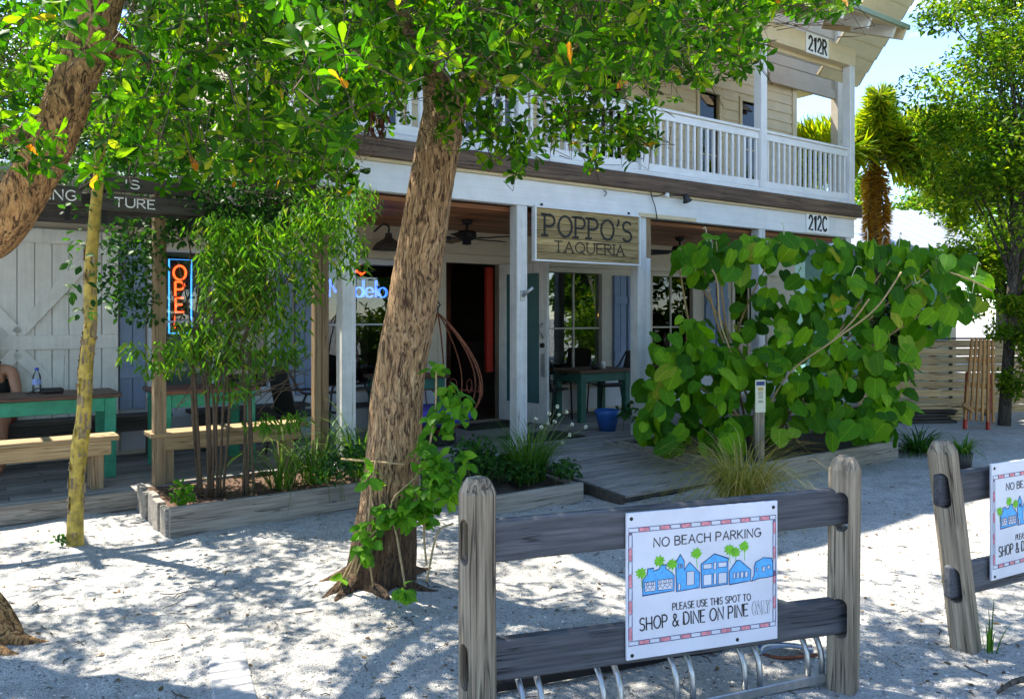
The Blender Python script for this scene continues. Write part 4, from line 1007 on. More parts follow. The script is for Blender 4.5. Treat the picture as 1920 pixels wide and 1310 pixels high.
mat2 = MB().box(-0.45, 0.45, -0.25, 0.25, 0, 0.012, 0.004).build('door_mat', M['mat'], None, W(2.6, 1.75, 0.153), (0, 0, ANG)); tag(mat2, 'black door mat right at the open doorway', 'mat')

# ------------------------------------------------------------------ timber planters
def planter(name, label, s0, s1, d0, d1, hh, lean=0.0, stakes=True, mat='grey_t', soil='mulch'):
    t = thing(name, label, 'planter', W(s0, d0), ANG)
    L, D = s1 - s0, d1 - d0
    MB().box(0, L, 0, 0.05, -0.02, hh, 0.006).build('front_board', M[mat], t)
    MB().box(L - 0.05, L, 0.051, D, -0.02, hh - 0.01, 0.006).build('side_board', M[mat], t)
    if stakes:
        n_ = int(D / 0.19)
        for k in range(n_): MB().box(-0.02 - 0.01 * (k % 2), 0.03, 0.055 + k * D / n_, 0.055 + (k + 1) * D / n_ - 0.03, -0.02, hh - 0.02 + 0.015 * (k % 3), 0.006).build('stake', M[mat], t)
    else: MB().box(0, 0.05, 0.051, D, -0.02, hh - 0.01, 0.006).build('side_board', M[mat], t)
    g = 14; vs = []; fs = []
    for j in range(g + 1):
        for i in range(g + 1):
            vs.append((0.05 + (L - 0.1) * i / g, 0.052 + (D - 0.052) * j / g, hh - 0.045 + 0.05 * mnoise.noise((i * .6 + s0, j * .6, hh))))
    for j in range(g):
        for i in range(g): fs.append([j * (g + 1) + i, j * (g + 1) + i + 1, (j + 1) * (g + 1) + i + 1, (j + 1) * (g + 1) + i])
    MB().add(vs, fs).build('soil', M[soil], t, smooth=True)
    return t
planter('planter_box', 'long grey timber planter with brown mulch in front of the left deck', -1.90, 0.15, -0.80, 0.26, 0.21)
planter('planter_box', 'raised timber planter between the big trunk and the ramp', 0.18, 1.29, -1.63, -0.15, 0.15, 0, False, 'grey_t', 'soil')
planter('planter_box', 'low log planter under the big leafed shrub', 2.92, 5.45, -2.15, -0.3, 0.20, 0, False, 'grey_t', 'soil')

# ------------------------------------------------------------------ split rail fence
def slot_cutter(w, h, depth):
    r = w / 2; pts = [(r * math.cos(a), h / 2 - r + r * math.sin(a)) for a in np.linspace(0, math.pi, 9)] + [(r * math.cos(a), -h / 2 + r + r * math.sin(a)) for a in np.linspace(math.pi, 2 * math.pi, 9)]
    return MB().prism(pts, -depth, depth, Matrix.Rotation(R(90), 4, 'X'))
def fence_post_mesh(w, h, holes, top='dogear'):
    mb = MB(); c = 0.018
    ring = [(-w / 2 + c, -w / 2), (w / 2 - c, -w / 2), (w / 2, -w / 2 + c), (w / 2, w / 2 - c), (w / 2 - c, w / 2), (-w / 2 + c, w / 2), (-w / 2, w / 2 - c), (-w / 2, -w / 2 + c)]
    lv = [(-0.3, 1.0), (0.3, 1.0), (0.6, 0.99), (h - 0.055, 0.985), (h - 0.02, 0.78), (h, 0.55)]
    vs = []; fs = []
    for z, k in lv:
        for (x, y) in ring: vs.append((x * k + 0.002 * mnoise.noise((x * 30, z * 6, y * 30)), y * k, z))
    for i in range(len(lv) - 1):
        for q in range(8): a, b = i * 8 + q, i * 8 + (q + 1) % 8; fs.append([a, b, b + 8, a + 8])
    fs.append(list(range(8))[::-1]); fs.append([(len(lv) - 1) * 8 + q for q in range(8)])
    me = mb.add(vs, fs).mesh('post', M['grey_z'])
    o = link('tmp', me); cuts = []
    for z in holes:
        cm = slot_cutter(0.062, 0.17, w)              # slot runs along local y; turn to run along x
        cu = link('cut', cm.mesh('cut')); cu.location = (0, 0, z); cu.rotation_euler = (0, 0, R(90)); cuts.append(cu)
        md = o.modifiers.new('b', 'BOOLEAN'); md.operation = 'DIFFERENCE'; md.object = cu; md.solver = 'EXACT'
    bpy.context.view_layer.update()
    ev = o.evaluated_get(bpy.context.evaluated_depsgraph_get()); out = bpy.data.meshes.new_from_object(ev)
    for c_ in cuts + [o]: bpy.data.objects.remove(c_)
    if not out.materials: out.materials.append(M['grey_z'])
    return out
pm = fence_post_mesh(0.116, 1.0, (0.77, 0.315))
def fence(pA, pB, label, tiltA=0.0, rail_over=0.10, endB=True, group='timber rail fences', railmat='rail'):
    dv = (pB - pA); a = math.atan2(dv.y, dv.x); L = dv.length
    t = thing('rail_fence', label, 'fence', pA, a, group)
    o = link('post', pm, t, (0, 0, 0)); o.rotation_mode = 'ZYX'; o.rotation_euler = (tiltA * .54, tiltA, R(16))
    if endB: link('post', pm, t, (L, 0, -0.01), (0.01, 0, R(34)))
    for z in (0.77, 0.315):
        xa = (tiltA * z * .9 - 0.085) if tiltA else -0.025
        hw = (L + 0.02 - xa) / 2
        mb = MB().box(-hw, hw, -0.0225, 0.0225, -0.078, 0.078, 0.01)
        o = mb.build('rail', M[railmat], t, (xa + hw, -tiltA * .27 * z, z), (0, R(0.6 if z < .5 else -0.5), tiltA * .54 * z / L))
    return t, a, L
fA, fB = Vector((-0.128, 2.95, 0)), Vector((1.43, 3.46, 0))
fen, fa, fL = fence(fA, fB, 'near weathered two rail fence carrying the hand painted parking sign')
fC = Vector((2.19, 3.86, 0)); fD = fC + Vector((0.88, 0.475, 0)) * 1.8
fen2, fa2, fL2 = fence(fC, fD, 'further two rail fence with a leaning end post at the right edge', -0.106, railmat='rail')

# --- painted parking signs
def parking_sign(origin, rz, label, tilt=0.0):
    t = thing('parking_sign', label, 'sign', origin, rz, 'hand painted parking signs'); t.rotation_euler = (R(90), 0, rz)
    w, h = 0.69, 0.57
    MB().box(0, w, 0, h, -0.012, 0, 0.002).build('board', M['signboard'], t)
    def P(u, v): return (u * w, v * h)
    tx = [('NO BEACH PARKING', .17, .88, .755, .060, .0038), ('PLEASE USE THIS SPOT TO', .29, .81, .305, .047, .0030), ('SHOP & DINE ON PINE', .08, .79, .195, .085, .0048)]
    for s_, u0, u1, v, hh, wd in tx: lettering(t, s_, u0 * w, u1 * w, v * h, hh * h, wd, 0.0008, 'ink', jit=0.03, th=0.0012)
    lettering(t, 'ONLY', .825 * w, .945 * w, .20 * h, .085 * h, .0085, 0.0006, 'ink', th=0.0010); lettering(t, 'ONLY', .825 * w, .945 * w, .20 * h, .085 * h, .0058, 0.0010, 'signboard', th=0.0010)
    u = 0.012; k = 0
    def dash(u0, u1, v0, v1, col_):
        if col_: MB().box(u0 * w, u1 * w, v0 * h, v1 * h, 0.0004, 0.0010).build('border_dash', M['pink'], t)
        MB().ribbon([P(u0, v0), P(u1, v0), P(u1, v1), P(u0, v1)], 0.0016, 0.0006, 0.0018, None, True).build('border_line', M['navy'], t)
    while u < 0.96:
        dash(u, min(u + 0.062, .985), 0.868, 0.898, k % 2 == 1); dash(u, min(u + 0.062, .985), 0.098, 0.128, k % 2 == 1); u += 0.0665; k += 1
    v = 0.135; k = 0
    while v < 0.86:
        dash(0.012, 0.034, v, min(v + 0.085, .862), k % 2 == 0); dash(0.966, 0.985, v, min(v + 0.085, .862), k % 2 == 1); v += 0.09; k += 1
    def house(poly, wins, mens=()):
        hs = MB().prism([P(*p) for p in poly], 0.0004, 0.0010).build('house_drawing', M['skyblue'], t)
        MB().ribbon([P(*p) for p in poly], 0.0030, 0.0006, 0.0020, None, True).build('outline', M['navy'], hs)
        for (a, b, c, d_) in wins:
            MB().box(a * w, c * w, b * h, d_ * h, 0.0008, 0.0016).build('window_drawing', M['signboard'], hs)
            MB().ribbon([P(a, b), P(c, b), P(c, d_), P(a, d_)], 0.0016, 0.0010, 0.0024, None, True).build('outline', M['navy'], hs)
        for (a, b) in mens:
            MB().ribbon([P(a - .014, b), P(a, b + .022), P(a + .014, b)], 0.0016, 0.0018, 0.0028).ribbon([P(a - .014, b + .03), P(a + .014, b + .03)], 0.0016, 0.0018, 0.0028).ribbon(arc(a * w, (b + .042) * h, .009 * w, .011 * h, 90, 440, 8)[:-1], 0.0016, 0.0018, 0.0028, None, True).build('figure_drawing', M['navy'], hs)
    house([(.10, .43), (.30, .44), (.30, .545), (.27, .58), (.245, .60), (.25, .625), (.21, .625), (.205, .60), (.165, .59), (.17, .61), (.13, .61), (.13, .575), (.10, .535)], [(.112, .455, .18, .52), (.195, .455, .29, .525)], [(.13, .465), (.16, .465), (.21, .467), (.24, .467), (.27, .468)])
    house([(.315, .43), (.465, .44), (.465, .545), (.40, .625), (.365, .575), (.365, .635), (.34, .685), (.31, .63)], [(.38, .465, .43, .56), (.325, .44, .34, .485), (.33, .59, .337, .62), (.345, .59, .352, .62)])
    house([(.478, .435), (.655, .44), (.655, .60), (.66, .62), (.565, .665), (.475, .60)], [(.49, .45, .545, .525), (.59, .45, .645, .525), (.557, .45, .577, .53), (.49, .565, .545, .60), (.59, .565, .645, .60), (.557, .555, .577, .605)])
    house([(.665, .435), (.81, .445), (.81, .525), (.735, .60), (.715, .60), (.665, .53)], [(.69, .475, .705, .515), (.715, .475, .73, .515), (.74, .475, .76, .515), (.77, .475, .79, .515)])
    house([(.815, .44), (.87, .455), (.935, .455), (.99, .465), (.985, .49), (.965, .50), (.965, .555), (.955, .59), (.895, .60), (.885, .59), (.845, .575), (.835, .54), (.835, .485)], [(.89, .50, .91, .535), (.925, .515, .945, .54), (.85, .51, .86, .53)])
    for (a, b) in ((.09, .585), (.205, .655), (.285, .625), (.445, .68), (.665, .685), (.705, .66), (.765, .695)):
        rg = random.Random(int(a * 1000)); poly = []
        for q in range(18):
            an = 2 * math.pi * q / 18; r_ = (0.038 if q % 2 == 0 else 0.026) * rg.uniform(.85, 1.15); poly.append(((a + r_ * math.cos(an)) * w, (b + r_ * 1.05 * math.sin(an)) * h))
        pd = MB().prism(poly, 0.0012, 0.0022).build('palm_drawing', M['palmink'], t)
        MB().ribbon([P(a, b - .02), P(a + .006, b - .10)], 0.0026, 0.0003, 0.0009).build('palm_trunk', M['palmink'], pd)
    for (u_, v_) in ((.03, .96), (.97, .955), (.035, .03), (.72, .035)): MB().lathe([(0.0, .003), (.006, .003), (.008, 0)], 8, (u_ * w, v_ * h, 0)).build('screw', M['black'], t)
    return t
dA = (fB - fA).normalized(); nA = Vector((dA.y, -dA.x, 0))
parking_sign(fA + dA * 0.588 + nA * 0.040 + Vector((0, 0, 0.262)), fa, 'white hand painted no beach parking sign on the near fence')
dC = (fD - fC).normalized(); nC = Vector((dC.y, -dC.x, 0))
parking_sign(fC + dC * 0.16 + nC * 0.030 + Vector((0, 0, 0.30)), fa2, 'white hand painted parking sign cut off at the right edge')

# ------------------------------------------------------------------ bike rack
rk0 = Vector((0.62, 3.66, 0)); rdv = Vector((0.93, 0.37, 0)).normalized(); rnv = Vector((rdv.y, -rdv.x, 0))
bk = thing('bike_rack', 'galvanised steel hoop bicycle rack on the ground behind the near fence', 'bike rack', rk0, math.atan2(rdv.y, rdv.x))
for y, zz in ((0.0, 0.03), (-0.44, 0.03)): MB().box(-0.9, 0.72, y - 0.02, y + 0.02, zz - 0.02, zz + 0.02, 0.004).build('base_rail', M['steel'] if y < 0 else M['black'], bk)
for k in range(2, 7):
    x = -1.45 + k * 0.33
    for dx in (0.0, 0.075):
        pts = [(x + dx, 0.0, 0.05)] + [(x + dx, -0.22 + 0.22 * math.cos(a), 0.10 + 0.17 * math.sin(a)) for a in np.linspace(0, math.pi, 13)] + [(x + dx, -0.44, 0.05)]
        MB().tube(pts, 0.0125, 8).build('hoop', M['steel'], bk, smooth=True)
p = gp(1470, 1225)
t = thing('strap_bundle', 'small loose bundle of blue, white and red straps beside the bike rack', 'straps', p, 0.3)
for k, mt in enumerate(('blue_sh', 'plate', 'navy', 'rust', 'teal')):
    MB().tube(catmull([(-0.13, 0.0, 0.012 + .004 * k), (-0.10, 0.03 * k - 0.03, 0.05), (0.0, 0.02 * k - 0.05, 0.055 - .004 * k), (0.13 + .01 * k, -0.03 + .012 * k, 0.012)], 5), 0.006, 6).build('strap', M[mt], t, smooth=True)
MB().tube(catmull([(-0.15, 0.03, 0.01), (-0.05, -0.06, 0.012), (0.14, -0.075, 0.01)], 5), 0.008, 6).build('strap', M['rust'], t, smooth=True)
p = gp(1925, 1290)
t = thing('fallen_branch', 'thin grey fallen branch at the bottom right corner', 'branch', p)
MB().tube(catmull([(-0.16, -0.06, 0.012), (-0.05, 0.0, 0.03), (0.1, 0.06, 0.02), (0.4, 0.12, 0.02)], 5), lerp_list([0.007, 0.014, 0.016], 16), 7).build('stick', M['bark3'], t, smooth=True)

# --- small marker post with label
p = Vector((2.44, 7.9, 0))
t = thing('marker_post', 'grey timber stake with a small printed info label in front of the shrub', 'sign', p, R(12))
MB().box(-0.05, 0.05, -0.02, 0.02, -0.1, 0.72, 0.005).build('stake', M['grey_z'], t)
lb = MB().box(-0.055, 0.055, -0.028, -0.021, 0.64, 0.96, 0.002).build('label_panel', m_plain('pale_label', (0.62, 0.62, 0.46), 0.5, 0, 0.05), t)
MB().box(-0.045, 0.045, -0.031, -0.0285, 0.905, 0.945).build('header_block', M['navy'], lb)
MB().box(-0.028, 0.028, -0.031, -0.0285, 0.855, 0.885).build('logo_block', m_plain('ochre_ink', (0.45, 0.33, 0.08), 0.6), lb)
for z in (0.838, 0.822, 0.80, 0.785, 0.755, 0.74): MB().box(-0.03 + random.uniform(0, .012), 0.03 - random.uniform(0, .012), -0.030, -0.0285, z - 0.003, z + 0.003).build('text_line', M['ink'], lb)
# ------------------------------------------------------------------ foliage helpers
def leaf_T(rows, fold=0.25, curve=0.15):
    V = [(0, 0, 0)]; 
    for y, w in rows: z = -curve * y * y; V += [(0, y, z), (-w, y, z + fold * w), (w, y, z + fold * w)]
    V.append((0, 1, -curve)); F_ = []; k = len(rows)
    F_ += [(0, 1, 2), (0, 3, 1)]
    for i in range(k - 1):
        c, l, r = 1 + 3 * i, 2 + 3 * i, 3 + 3 * i; c2, l2, r2 = c + 3, l + 3, r + 3
        F_ += [(c, c2, l2), (c, l2, l), (c, r, r2), (c, r2, c2)]
    c, l, r = 1 + 3 * (k - 1), 2 + 3 * (k - 1), 3 + 3 * (k - 1); t = 3 * k + 1
    F_ += [(c, t, l), (c, r, t)]
    return np.array(V, float), np.array(F_)
T_OB = leaf_T([(.30, .085), (.62, .19), (.87, .155)], 0.30, 0.16)
T_LANCE = leaf_T([(.3, .10), (.65, .09)], 0.3, 0.28)
T_OV = leaf_T([(.2, .2), (.5, .29), (.8, .18)], 0.22, 0.2)
T_SM = (np.array([(0, 0, 0), (-.22, .5, .05), (0, 1, -.1), (.22, .5, .05)], float), np.array([(0, 2, 1), (0, 3, 2)]))
def heart_T(droop=.16, cup=.14, wx=1.0):
    o = [(.09, -.07), (.24, -.10), (.39, .01), (.46, .21), (.455, .45), (.37, .70), (.19, .90)]
    c = [(0, 0), (0, .22), (0, .45), (0, .68), (0, 1)]
    V = [(0, y, 0.03 - droop * y * y) for _, y in c]; nL = len(V)
    for sg_ in (-1, 1):
        for x, y in o: V.append((sg_ * x * wx, y, 0.03 - droop * y * y + cup * x - (0.38 + .25 * sg_ * cup) * x * x + 0.035 * math.sin(9 * y + 2 * sg_ + droop * 20)))
    F_ = []
    for s_i, base in ((0, nL), (1, nL + len(o))):
        fan_ = [(0, 0, 1), (0, 1, 2), (0, 2, 3), (1, 3, 4), (2, 4, 5), (3, 5, 6)]
        tri = []
        for cc, a, b in fan_: tri.append((cc, base + a, base + b))
        tri += [(0, base + 3, 1), (1, base + 4, 2), (2, base + 5, 3), (3, base + 6, 4)]
        F_ += [(a, b, c_) if s_i else (a, c_, b) for a, b, c_ in tri]
    return np.array(V, float), np.array(F_)
T_HEARTS = [heart_T(.16, .14, 1.0), heart_T(.34, .30, .88), heart_T(.05, -.05, 1.04), heart_T(.26, .05, .78), heart_T(-.12, .22, .95)]
def frames(ax, nm):
    y = ax / np.maximum(1e-9, np.linalg.norm(ax, axis=1, keepdims=True)); z = nm - (nm * y).sum(1, keepdims=True) * y
    z = z / np.maximum(1e-9, np.linalg.norm(z, axis=1, keepdims=True)); x = np.cross(y, z); return np.stack([x, y, z], 2)
def leaves_mesh(name, T, pos, Rm, size, mat):
    TV, TF = T
    if TV.ndim == 2: TV = np.repeat(TV[None], len(pos), 0)
    nV = TV.shape[1]
    if np.ndim(size) == 1: size = size[:, None]
    V = pos[:, None, :] + np.einsum('nij,nvj->nvi', Rm, TV * size[:, None, :])
    Fc = TF[None] + (np.arange(len(pos)) * nV)[:, None, None]
    uv = TV[:, TF.ravel(), :2].reshape(-1, 2)
    return np_mesh(name, V.reshape(-1, 3), Fc.reshape(-1, 3), mat, uv)
def foliage(parent, name, T, pos, ax, nm, size, mat, n_obj=0, leafname='leaf'):
    Ts = T if isinstance(T, list) else [T]; kind_ = np.arange(len(pos)) % len(Ts)
    """leaves of one plant: the n_obj that show largest as parts, the rest joined in one part"""
    pos, ax, nm, size = (np.asarray(q, float) for q in (pos, ax, nm, size)); Rm = frames(ax, nm)
    off = np.array(parent.location); loc = pos - off
    big = np.zeros(len(pos), bool)
    if n_obj:
        px = 960 + F_PX * pos[:, 0] / np.maximum(.1, pos[:, 1]); py = HZ - F_PX * (pos[:, 2] - EYE) / np.maximum(.1, pos[:, 1])
        inn = (px > 5) & (px < 1915) & (py > 5) & (py < 1305) & (pos[:, 1] > .3)
        sc = np.where(inn, size / pos[:, 1], -1); idx = np.argsort(-sc)[:n_obj]; idx = idx[sc[idx] > 0]; big[idx] = True
        mes = [leaves_mesh(leafname, q, np.zeros((1, 3)), np.eye(3)[None], np.ones(1), mat) for q in Ts]
        for i in idx:
            o = link(leafname, mes[kind_[i]], parent); s_ = size[i]; Mx = Matrix([list(Rm[i, r_] * s_) + [loc[i, r_]] for r_ in range(3)] + [[0, 0, 0, 1]]); o.matrix_local = Mx
    r = ~big
    if r.sum():
        o = link(name, leaves_mesh(name, (np.array([q[0] for q in Ts])[kind_[r]], Ts[0][1]), loc[r], Rm[r], size[r], mat), parent); tag(o, kind='stuff')
def unit(n):
    v = RNG.normal(size=(n, 3)); return v / np.linalg.norm(v, axis=1, keepdims=True)
def rosettes(cen, axis, k, lmin, lmax, spread=(35, 88), droop=0.18):
    P, A, Nn, S = [], [], [], []
    for c, a in zip(cen, axis):
        a = Vector(a).normalized(); e1 = a.orthogonal().normalized(); e2 = a.cross(e1); n_ = random.randint(*k); f0 = random.random() * 6.28; L = random.uniform(lmin, lmax)
        for j in range(n_):
            f = f0 + 2.4 * j + random.uniform(-.25, .25); th = R(spread[0] + (spread[1] - spread[0]) * (j + random.random()) / n_)
            d = a * math.cos(th) + (e1 * math.cos(f) + e2 * math.sin(f)) * math.sin(th); d.z -= droop * random.random()
            nn = a - d * a.dot(d); nn += Vector((random.uniform(-.25, .25), random.uniform(-.25, .25), random.uniform(-.1, .3)))
            P.append(Vector(c) + d * 0.008 - a * 0.012 * (n_ - j) * .5); A.append(d); Nn.append(nn); S.append(L * random.uniform(.65, 1.05))
    return np.array(P), np.array(A), np.array(Nn), np.array(S)
def trunk_mesh(name, pts, rad, mat, n=28, step=0.035, amp=0.05, flare=0.0, ridge=7.0, dents=()):
    pts = catmull(pts, 8); L = [0]
    for a, b in zip(pts[:-1], pts[1:]): L.append(L[-1] + (b - a).length)
    m_ = max(4, int(L[-1] / step)); ts = np.linspace(0, L[-1], m_); P = np.array([list(p) for p in pts]); Q = np.stack([np.interp(ts, L, P[:, i]) for i in range(3)], 1)
    rr = np.interp(ts / L[-1], np.linspace(0, 1, len(rad)), rad); mb = MB(); ref = Vector((1, 0, 0)); vs = []; fs = []
    for i in range(m_):
        p = Vector(Q[i]); t = (Vector(Q[min(i + 1, m_ - 1)]) - Vector(Q[max(i - 1, 0)])).normalized(); x = (ref - t * ref.dot(t)).normalized(); ref = x; y = t.cross(x)
        for k in range(n):
            a = 2 * math.pi * k / n; u, w = math.cos(a), math.sin(a)
            nz = mnoise.noise((u * 2.2, w * 2.2, ts[i] * 2.4 + rr[0] * 9)) * 1.0 + 0.55 * mnoise.noise((u * ridge, w * ridge, ts[i] * 4.5)) + .25 * mnoise.noise((u * ridge * 2, w * ridge * 2, ts[i] * 14))
            r_ = rr[i] * (1 + amp * nz)
            if flare: r_ *= 1 + flare * math.exp(-ts[i] / 0.26) * (0.6 + 0.55 * math.sin(a * 4 + 1.0))
            q_ = p + (x * u + y * w) * r_
            for dc, dr, dz, dd in dents:
                e = ((q_ - dc).xy.length / dr) ** 2 + ((q_.z - dc.z) / dz) ** 2
                if e < 4: r_ -= dd * math.exp(-e * 1.2)
            vs.append(p + (x * u + y * w) * r_)
    for i in range(m_ - 1):
        for k in range(n): a, b = i * n + k, i * n + (k + 1) % n; fs.append([a, b, b + n, a + n])
    fs.append([(m_ - 1) * n + k for k in range(n)])
    return mb.add(vs, fs).mesh(name, M[mat], True, False)

# ------------------------------------------------------------------ the two big shade trees
def rel(o, pts): return [Vector(p) - o.location for p in pts]
TA = thing('shade_tree', 'large leaning tree with pale furrowed trunk in front of the porch', 'tree', (-0.79, 4.72, 0), 0, 'broad leafed shade trees')
ta = [Vector((-0.80, 4.72, -0.15)), at(716, 1040, 4.70), at(735, 880, 4.70), at(748, 720, 4.70), at(774, 560, 4.70), at(800, 400, 4.70), at(822, 270, 4.70), at(836, 190, 4.72)]
o = link('trunk', trunk_mesh('trunk', rel(TA, ta), [0.165, 0.16, 0.158, 0.150, 0.142, 0.135, 0.128, 0.125], 'bark', 84, 0.016, 0.085, 0.55, 7.0, [(rel(TA, [at(762, 738, 4.53)])[0], .028, .07, .07), (rel(TA, [at(775, 500, 4.53)])[0], .05, .03, .022), (rel(TA, [at(790, 545, 4.54)])[0], .022, .03, .025), (rel(TA, [at(735, 825, 4.53)])[0], .03, .05, .02), (rel(TA, [at(790, 420, 4.54)])[0], .03, .05, .018)]), TA)
limbsA = [
    [ta[-2], at(862, 170, 4.75), at(905, 60, 4.7), at(980, -80, 4.5), at(1090, -240, 4.3)],
    [ta[-2], at(806, 120, 4.8), at(760, -20, 5.0), at(700, -200, 5.2)],
    [at(850, 190, 4.72), at(930, 130, 4.6), at(1040, 90, 4.5), at(1180, 60, 4.5), at(1340, 40, 4.6), at(1480, -30, 4.8)],
    [at(830, 170, 4.72), at(780, 80, 4.0), at(700, -60, 3.3), at(620, -240, 2.8)],
    [at(905, 60, 4.7), at(980, 10, 4.0), at(1080, -60, 3.3), at(1200, -260, 2.9)]]
for lb_ in limbsA: link('limb', trunk_mesh('limb', rel(TA, lb_), [0.085, 0.065, 0.045, 0.028, 0.012], 'bark', 14, 0.05, 0.08), TA)
TB = thing('shade_tree', 'leaning red brown trunked tree at the left edge', 'tree', (-2.50, 3.85, 0), 0, 'broad leafed shade trees')
tb = [Vector((-2.50, 3.85, -0.15)), Vector((-2.56, 3.86, 0.10)), Vector((-2.86, 3.9, 0.5)), Vector((-3.05, 3.95, 1.15)), at(-105, 500, 3.95), at(-10, 438, 3.95), at(55, 345, 3.95), at(108, 240, 3.95), at(140, 150, 3.95), at(176, 55, 3.95), at(205, -60, 3.95), at(215, -200, 3.9), at(260, -400, 3.9)]
link('trunk', trunk_mesh('trunk', rel(TB, tb), [0.15, 0.12, 0.118, 0.114, 0.112, 0.112, 0.110, 0.106, 0.102, 0.098, 0.092, 0.08, 0.05], 'bark2', 32, 0.03, 0.07, 0.3), TB)
limbsB = [[at(108, 245, 3.95), at(60, 252, 4.0), at(-20, 240, 4.1), at(-160, 180, 4.3)],
          [at(176, 55, 3.95), at(290, 130, 4.4), at(380, 110, 4.9), at(470, 40, 5.4), at(600, -60, 5.8)],
          [at(215, -150, 3.9), at(330, -200, 3.4), at(480, -260, 3.0)], [at(215, -190, 3.9), at(120, -330, 4.4), at(-60, -480, 4.9)], [at(205, -60, 3.95), at(260, -100, 4.6), at(420, -220, 5.6)]]
for lb_ in limbsB: link('limb', trunk_mesh('limb', rel(TB, lb_), [0.07, 0.05, 0.035, 0.02, 0.01], 'bark2', 12, 0.05, 0.08), TB)
for k, (x, y, a) in enumerate(((-2.40, 3.84, -0.2), (-2.45, 3.75, -0.5))):   # surface roots
    L_ = 0.26; pts = [(x + q * L_ * math.cos(a + .5 * q), y + q * L_ * math.sin(a + .5 * q), gh(x, y) + 0.012 - 0.06 * q - (0.012 if k == 1 else 0)) for q in np.linspace(-0.3, 1, 8)]
    MB().tube(rel(TB, pts), lerp_list([0.05, 0.04, 0.018, 0.006], 8), 8).build('root', M['bark2'], TB, smooth=True)

CORE = [(-900, 330), (-100, 300), (0, 280), (60, 245), (140, 250), (210, 275), (310, 305), (420, 340), (560, 330), (640, 300), (690, 215), (760, 165), (800, 130), (870, 130), (930, 175), (1050, 170), (1230, 165), (1260, 120), (1340, 125), (1420, 95), (1440, 30), (1560, 12), (1620, 0), (1660, -60), (1760, -160), (2100, -400)]
cxs, cys = zip(*CORE)
cenA, cenB = [], []
def okpix(x, y, m_=0):
    if y > np.interp(x, cxs, cys) + m_: return False
    return True
tries = 0
while len(cenA) + len(cenB) < 6300 and tries < 400000:
    tries += 1
    x = random.uniform(-700, 1640); y = random.uniform(-1000, 345) if random.random() < 0.62 else random.uniform(-60, 345)
    if not okpix(x, y, random.gauss(-12, 12)): continue
    Y = random.uniform(2.9, 6.8) if x < 700 else random.uniform(2.9, 6.0)
    p = at(x, y, Y)
    if not (2.05 < p.z < 5.4): continue
    if x > 900 and y < -60 and random.random() < 0.35: continue
    # keep the limbs of the left trunk readable and leave sun gaps
    g_ = p - SUN * (p.z / SUN.z)             # openings in the crown line up so that patches of sun reach the ground
    if random.random() < (.9 if y < 0 else .6) and mnoise.noise((g_.x * 1.35, g_.y * 1.35, 3.3)) > 0.17: continue
    if y > 0 and mnoise.noise((p.x * 1.4 + 7, p.y * 1.4, p.z * 1.2)) > 0.34: continue
    if Y < 3.98 and p.z < 4 and abs((x - np.interp(y, [-100, 55, 150, 240, 345, 438], [210, 176, 140, 108, 55, -10]))) < 62 and y > -30: continue
    (cenA if x > 560 + random.gauss(0, 60) else cenB).append(p)
# hanging sprays that reach below the main crown
for (x, y, Y, r_, n_, tree) in ((930, 245, 4.1, 0.16, 18, 'A'), (985, 290, 4.0, 0.15, 15, 'A'), (900, 215, 4.3, 0.12, 9, 'A'), (1050, 230, 4.4, 0.20, 22, 'A'), (1110, 190, 4.6, 0.22, 28, 'A'), (1175, 245, 4.5, 0.18, 18, 'A'), (1120, 280, 4.3, 0.13, 9, 'A'), (1215, 190, 4.7, 0.17, 16, 'A'), (1210, 265, 4.6, 0.10, 7, 'A'), (1345, 120, 4.4, 0.17, 16, 'A'), (1400, 110, 4.3, 0.12, 10, 'A'), (1290, 130, 4.2, 0.15, 12, 'A'), (1500, 15, 4.3, 0.14, 9, 'A'), (1570, 8, 4.4, 0.12, 7, 'A'), (730, 200, 4.0, 0.12, 7, 'A'), (655, 215, 3.8, 0.14, 10, 'A'), (860, 170, 4.2, 0.15, 14, 'A'), (815, 150, 4.3, 0.12, 8, 'A'), (835, 250, 4.35, 0.07, 4, 'A'),
        (250, 275, 3.2, 0.11, 8, 'B'), (345, 330, 3.3, 0.08, 4, 'B'), (190, 330, 3.1, 0.05, 2, 'B'), (400, 270, 3.6, 0.2, 14, 'B'), (520, 300, 4.1, 0.2, 16, 'B'), (600, 310, 4.4, 0.2, 18, 'B'), (660, 330, 4.6, 0.13, 10, 'B'), (60, 270, 3.0, 0.12, 7, 'B'), (10, 250, 3.2, 0.12, 6, 'B'), (110, 20, 2.4, 0.12, 6, 'B'), (580, 40, 2.0, 0.10, 4, 'B'), (640, 90, 2.2, 0.12, 5, 'A')):
    c0 = at(x, y, Y)
    for q in range(n_):
        v = Vector(unit(1)[0]) * r_ * random.random() ** 0.5; v.y *= 1.6; (cenA if tree == 'A' else cenB).append(c0 + v)
def crown(root, cens, trunk_top, limbs):
    cens = [c for c in cens if not (1478 < proj(c)[0] < 1585 and 22 < proj(c)[1] < 140)]
    axs = []; tw = MB()
    nodes = [p for lb in limbs for p in catmull(lb, 5)]
    for c in cens:
        a = Vector(unit(1)[0]); a.z = a.z * .6 + .28; a.normalize(); axs.append(a)
        b0 = c - a * random.uniform(.10, .2); nb_ = min(random.sample(nodes, 6), key=lambda q: (q - c).length); b1 = b0 + (nb_ - b0).normalized() * random.uniform(.08, .2) - Vector((0, 0, .02))
        tw.tube(rel(root, [c, b0, b1]), [.0014, .002, .003], 3, False)
    link('twigs', tw.mesh('twigs', M['twig'], True, False), root)['kind'] = 'stuff'
    P, A, Nn, S = rosettes(cens, axs, (6, 9), .055, .100)
    foliage(root, 'crown', T_OB, P, A, Nn, S, M['leaf'], 290)
